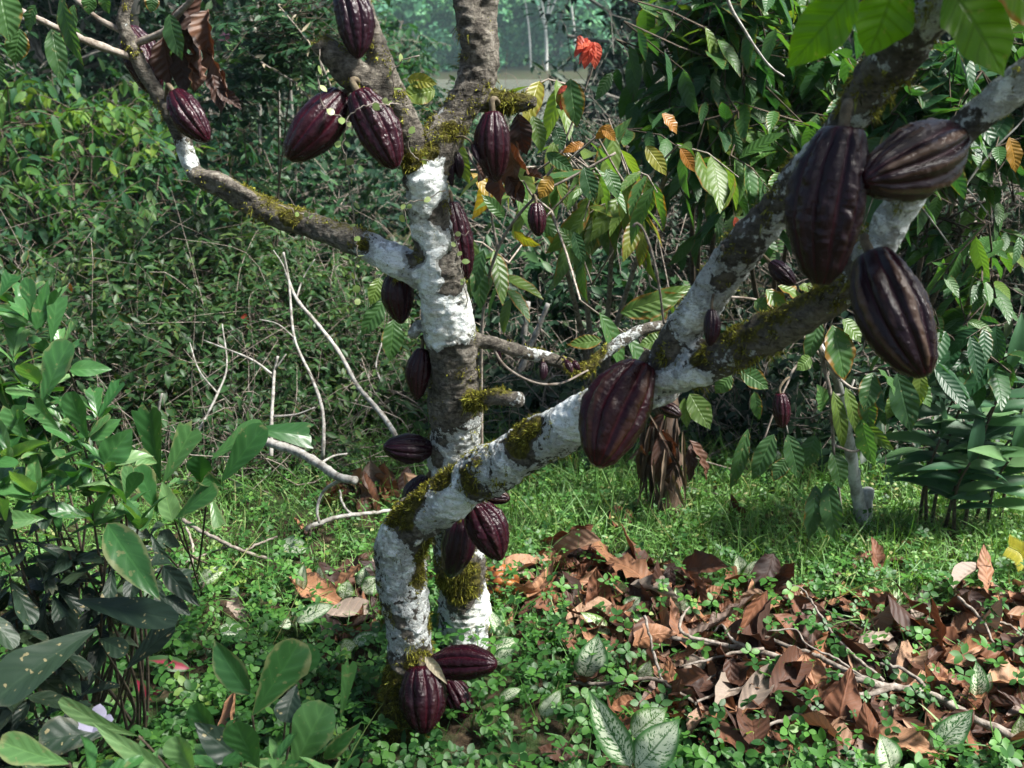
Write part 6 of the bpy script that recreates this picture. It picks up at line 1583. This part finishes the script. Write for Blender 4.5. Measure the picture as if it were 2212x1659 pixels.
post('short white snag standing in the thicket', [(586, 985, 2.99), (587, 900, 3.08), (590, 850, 3.12), (593, 800, 3.17), (600, 770, 3.17)], 13, 8, 'twigpale', 'bare_branch', 'dead branch', [([(590, 810, 3.17), (540, 775, 3.17), (440, 735, 3.26)], 8, 4), ([(593, 800, 3.17), (618, 765, 3.17)], 7, 4), ([(590, 900, 3.08), (640, 895, 3.08), (680, 880, 3.08)], 7, 4)])
post('grey fallen limb sloping to the ground by the brown leaf clump', [(560, 950, 2.96), (600, 962, 2.91), (640, 975, 2.86), (690, 1003, 2.75), (730, 1030, 2.64), (770, 1038, 2.61)], 20, 16, 'twigpale', 'fallen_limb', 'dead branch', [([(745, 1032, 2.63), (700, 1060, 2.74), (685, 1100, 2.70), (690, 1130, 2.68)], 10, 6), ([(690, 1003, 2.75), (720, 985, 2.82), (750, 980, 2.84)], 6, 4)])
post('forked bare shrub stems at the near side of the thicket', [(430, 930, 3.17), (470, 850, 3.26), (490, 790, 3.34), (480, 700, 3.43)], 9, 4, 'twigpale', 'bare_branch', 'dead branch', [([(470, 850, 3.26), (430, 800, 3.26), (410, 740, 3.34)], 6, 3), ([(340, 910, 3.17), (345, 870, 3.17), (350, 850, 3.17)], 9, 7)])
post('thin pale bare twig crossing the dark bush at the right edge', [(2075, 420, 3.0), (2100, 380, 3.0), (2150, 320, 3.0), (2200, 270, 3.0), (2230, 230, 3.0)], 8, 5, 'twigpale', 'bare_branch', 'dead branch', [([(2100, 380, 3.0), (2120, 340, 3), (2118, 290, 3)], 5, 3), ([(2040, 386, 3.0), (2090, 410, 3.0), (2141, 470, 3.0)], 6, 4), ([(1990, 447, 3.0), (2030, 500, 3.0), (2073, 560, 3.0)], 6, 4)])
post('white bare vine stem hanging before the darker coffee tree', [(1565, -20, 2.6), (1580, 20, 2.6), (1603, 57, 2.6), (1630, 100, 2.6), (1664, 144, 2.6), (1694, 165, 2.6)], 8, 4, 'twigpale', 'bare_vine', 'vine')
# fern fronds
fr = empty('fern', tuple(at(1650, 560, 4.2)*[1, 1, 0])); tag(fr, 'pale fern fronds behind the upper thick limb', 'fern')
for (u0, v0, u1, v1) in [(1640, 560, 1690, 350), (1620, 560, 1600, 420), (1660, 560, 1760, 420), (1600, 540, 1540, 470), (1650, 540, 1650, 400)]:
    C = catmull([at(u0, v0, 4.2), at((u0+u1)/2-8, (v0+v1)/2-20, 4.1), at(u1, v1, 4.0)], .02); m = len(C)
    T_ = unit(np.gradient(C, axis=0)); sd = unit(np.cross(T_, [0, -1, .3]))
    b_ = Bag(); b_.tube(C, .002, 4)
    for sg in (1, -1):
        b_.add(*leaves(T_LOW['lance'], C, sd*sg+T_*.35, [0, -1, .4], np.sin(np.linspace(.3, 3.0, m))*.09+.01, .016, .3))
    b_.build('frond', M['fern'], fr)
yf = empty('fern', tuple(gpt(2200, 1210, 0))); tag(yf, 'yellow fern leaf low at the right edge of the lawn', 'fern')
C = catmull([gpt(2215, 1225, 0), gpt(2205, 1195, .1), gpt(2180, 1180, .14)], .008); m = len(C); b_ = Bag(); b_.tube(C, .0015, 4)
T_ = unit(np.gradient(C, axis=0)); sd = unit(np.cross(T_, [0, -1, .5]))
for sg in (1, -1): b_.add(*leaves(T_LOW['lance'], C, sd*sg+T_*.4, [0, -1, .6], .035, .009, .3))
b_.build('frond', M['yellow'], yf)

# ================================================================== far bank
def far_tree(seed, h, r_, pale, lf=1.0):
    rg = np.random.default_rng(seed)
    tr = empty('river_tree'); n = 1500
    nb = 9
    cs = np.stack([rg.normal(0, r_*.45, nb), rg.normal(0, r_*.4, nb), h*rg.uniform(.06, .95, nb)], -1); cs[0] = [0, 0, h*.8]
    rr = r_*rg.uniform(.35, .6, nb)
    k = rg.integers(0, nb, n); dd = unit(rg.normal(0, 1, (n, 3)))
    P = cs[k]+dd*(rr[k]*rg.random(n)**.4)[:, None]*[1, 1, .75]
    P[:, 2] = np.maximum(P[:, 2], .2)
    b_ = Bag(); b_.add(*leaves(T_LOW['oval'], P, rg.normal(0, 1, (n, 3))+[0, 0, -.2], rg.normal(0, .5, (n, 3))+dd*.5+[0, 0, .7], lf*rg.uniform(.6, 1.2, n), lf*rg.uniform(.4, .75, n), .4, np.clip(rg.random((n, 3))*.5+(rg.random(nb)[k]*.5)[:, None], 0, 1)))
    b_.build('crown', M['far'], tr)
    b_ = Bag(); w = .16+.012*h
    C = catmull([[0, 0, -.5], [rg.normal(0, .2), 0, h*.35], [rg.normal(0, .5), 0, h*.85]], .6); b_.tube(C, np.linspace(w, w*.4, len(C)), 7)
    for q in range(4):
        a = C[int(len(C)*rg.uniform(.35, .7))]; e = cs[rg.integers(nb)]
        b_.tube(catmull([a, (a+e)/2+[0, 0, -.4], e], .6), w*.4, 5)
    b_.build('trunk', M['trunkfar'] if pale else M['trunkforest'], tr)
    return tr


def copy_tree(o, loc, rz, s_, label, group):
    c = o.copy(); COL.objects.link(c); c.location = loc; c.rotation_euler = (0, 0, rz); c.scale = (s_, s_, s_)
    for ch in list(o.children):
        q = ch.copy(); COL.objects.link(q); q.parent = c
    tag(c, label, 'tree', group); return c


protos = [far_tree(300+k, h, r_, p) for k, (h, r_, p) in enumerate([(13, 5, False), (16, 5.5, True), (10, 4.5, False), (18, 6, True)])]
spots = []
for row, (Y, dx) in enumerate([(106, 6.0), (114, 8.0), (126, 9), (142, 11)]):
    for x_ in np.arange(-46, 47, dx):
        spots.append((x_+RNG.uniform(-2, 2), Y+RNG.uniform(-3, 3)))
for k, (x_, y_) in enumerate(spots):
    o = protos[k] if k < 4 else None
    loc = (x_, y_, float(gz(x_, y_)))
    lab = 'hazy green tree of the wood on the far river bank'
    if o is not None:
        o.location = loc; tag(o, lab, 'tree', 'trees on the far river bank')
    else:
        copy_tree(protos[k % 4], loc, RNG.uniform(0, 6.28), RNG.uniform(.8, 1.25), lab, 'trees on the far river bank')
low = [far_tree(320+k, h, r_, False, .5) for k, (h, r_) in enumerate([(3.2, 2.0), (4.4, 2.4), (5.6, 2.8)])]
k = 0
for Y, dx, hs in [(93.5, 2.9, (0, 0, 1)), (97, 3.4, (1, 2, 1)), (101, 4.2, (2, 2, 1))]:
    for x_ in np.arange(-26, 27, dx):
        q = hs[k % 3]; loc = (x_+RNG.uniform(-1, 1), Y+RNG.uniform(-1.2, 1.2), 0)
        loc = (loc[0], loc[1], float(gz(loc[0], loc[1])))
        lab = 'low rounded tree along the waterline of the far river bank'
        if low[q].get('label') is None:
            low[q].location = loc; tag(low[q], lab, 'tree', 'low trees along the far waterline')
        else:
            copy_tree(low[q], loc, RNG.uniform(0, 6.28), RNG.uniform(.8, 1.25), lab, 'low trees along the far waterline')
        k += 1
# the pale forked tree at the water's far edge
Yt = 91.5
ft = empty('forked_tree', tuple(at(1180, 170, Yt))); tag(ft, 'pale slender tree forking into three limbs on the far river bank', 'tree')
b_ = Bag()
for rows, w in [([(1180, 175, Yt), (1180, 100, Yt), (1178, 60, Yt)], 9), ([(1178, 60, Yt), (1170, 0, Yt), (1160, -80, Yt)], 6), ([(1178, 65, Yt), (1186, 0, Yt), (1192, -80, Yt)], 6), ([(1179, 62, Yt), (1168, 30, Yt), (1150, -40, Yt)], 5), ([(1180, 45, Yt), (1200, 0, Yt), (1215, -60, Yt)], 5)]:
    C = catmull([at(*q) for q in rows], .4); b_.tube(C, np.linspace(w, w*.7, len(C))*.5*px(100, Yt), 7)
b_.build('trunk', M['trunkfar'], ft)
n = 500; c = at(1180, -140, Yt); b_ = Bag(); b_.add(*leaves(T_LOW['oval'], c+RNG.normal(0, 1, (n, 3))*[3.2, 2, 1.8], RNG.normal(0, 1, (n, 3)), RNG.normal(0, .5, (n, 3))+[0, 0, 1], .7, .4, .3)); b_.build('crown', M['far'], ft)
for (u, lab) in [(1137, 'thin pale leaning trunk left of the forked tree across the river'), (1235, 'thin pale trunk right of the forked tree across the river')]:
    r = empty('slender_tree', tuple(at(u+12, 150, Yt))); tag(r, lab, 'tree')
    C = catmull([at(u+10, 160, Yt), at(u+5, 60, Yt), at(u-12, -60, Yt)], .4); b_ = Bag(); b_.tube(C, np.linspace(5, 3, len(C))*.5*px(100, Yt), 7); b_.build('trunk', M['trunkfar'], r)
    n = 220; b_ = Bag(); b_.add(*leaves(T_LOW['oval'], C[-1]+RNG.normal(0, 1, (n, 3))*[1.6, 1.2, 1.2], RNG.normal(0, 1, (n, 3)), RNG.normal(0, .5, (n, 3))+[0, 0, 1], .7, .4, .3)); b_.build('crown', M['far'], r)

# ================================================================== air, light, render
def box(name, lo, hi, mat):
    x0, y0, z0 = lo; x1, y1, z1 = hi
    V_ = np.array([[x0, y0, z0], [x1, y0, z0], [x1, y1, z0], [x0, y1, z0], [x0, y0, z1], [x1, y0, z1], [x1, y1, z1], [x0, y1, z1]], float)
    F_ = np.array([[0, 3, 2, 1], [4, 5, 6, 7], [0, 1, 5, 4], [1, 2, 6, 5], [2, 3, 7, 6], [3, 0, 4, 7]])
    return mk(name, V_, F_, mat, None, smooth=False)


HAZE = 0.0010
if HAZE > 0:
    s = NT('haze_air')
    v = s.n('ShaderNodeVolumePrincipled')
    v.inputs['Color'].default_value = (.60, .86, .93, 1)
    v.inputs['Density'].default_value = HAZE
    v.inputs['Anisotropy'].default_value = .2
    s.l(v.outputs[0], s.out.inputs['Volume'])
    zmax = 30.0
    tag(box('haze', (-130, -30, -8), (130, 195, zmax), s.m), kind='stuff')

SUN_EL, SUN_AZ = math.radians(54), math.radians(104)      # azimuth from +Y (ahead) towards +X (right)
w = bpy.data.worlds.new('World'); scene.world = w; w.use_nodes = True
t = w.node_tree; bgn = t.nodes['Background']
sky = t.nodes.new('ShaderNodeTexSky'); sky.sky_type = 'NISHITA'; sky.sun_disc = False
sky.sun_elevation = SUN_EL; sky.sun_rotation = SUN_AZ; sky.air_density = 1.0; sky.dust_density = 2.5; sky.ozone_density = 1.0
t.links.new(sky.outputs[0], bgn.inputs[0]); bgn.inputs[1].default_value = .048
sd = bpy.data.lights.new('sun', 'SUN'); sd.energy = 4.8; sd.angle = math.radians(12); sd.color = (1, .97, .91)
so = bpy.data.objects.new('sun', sd); COL.objects.link(so)
dirv = Vector((math.sin(SUN_AZ)*math.cos(SUN_EL), math.cos(SUN_AZ)*math.cos(SUN_EL), math.sin(SUN_EL)))
so.rotation_euler = dirv.to_track_quat('Z', 'Y').to_euler()
so.location = dirv*30

vs = scene.view_settings
vs.view_transform = 'Standard'; vs.look = 'None'; vs.gamma = 1; vs.use_curve_mapping = False
vs.exposure = 1.70
cy = scene.cycles
cy.use_denoising = True
try: cy.denoiser = 'OPENIMAGEDENOISE'
except Exception: pass
cy.max_bounces = 6; cy.diffuse_bounces = 3; cy.glossy_bounces = 2; cy.transmission_bounces = 3; cy.volume_bounces = 0; cy.transparent_max_bounces = 4
cy.sample_clamp_indirect = 4
cy.use_adaptive_sampling = True; cy.adaptive_threshold = .02
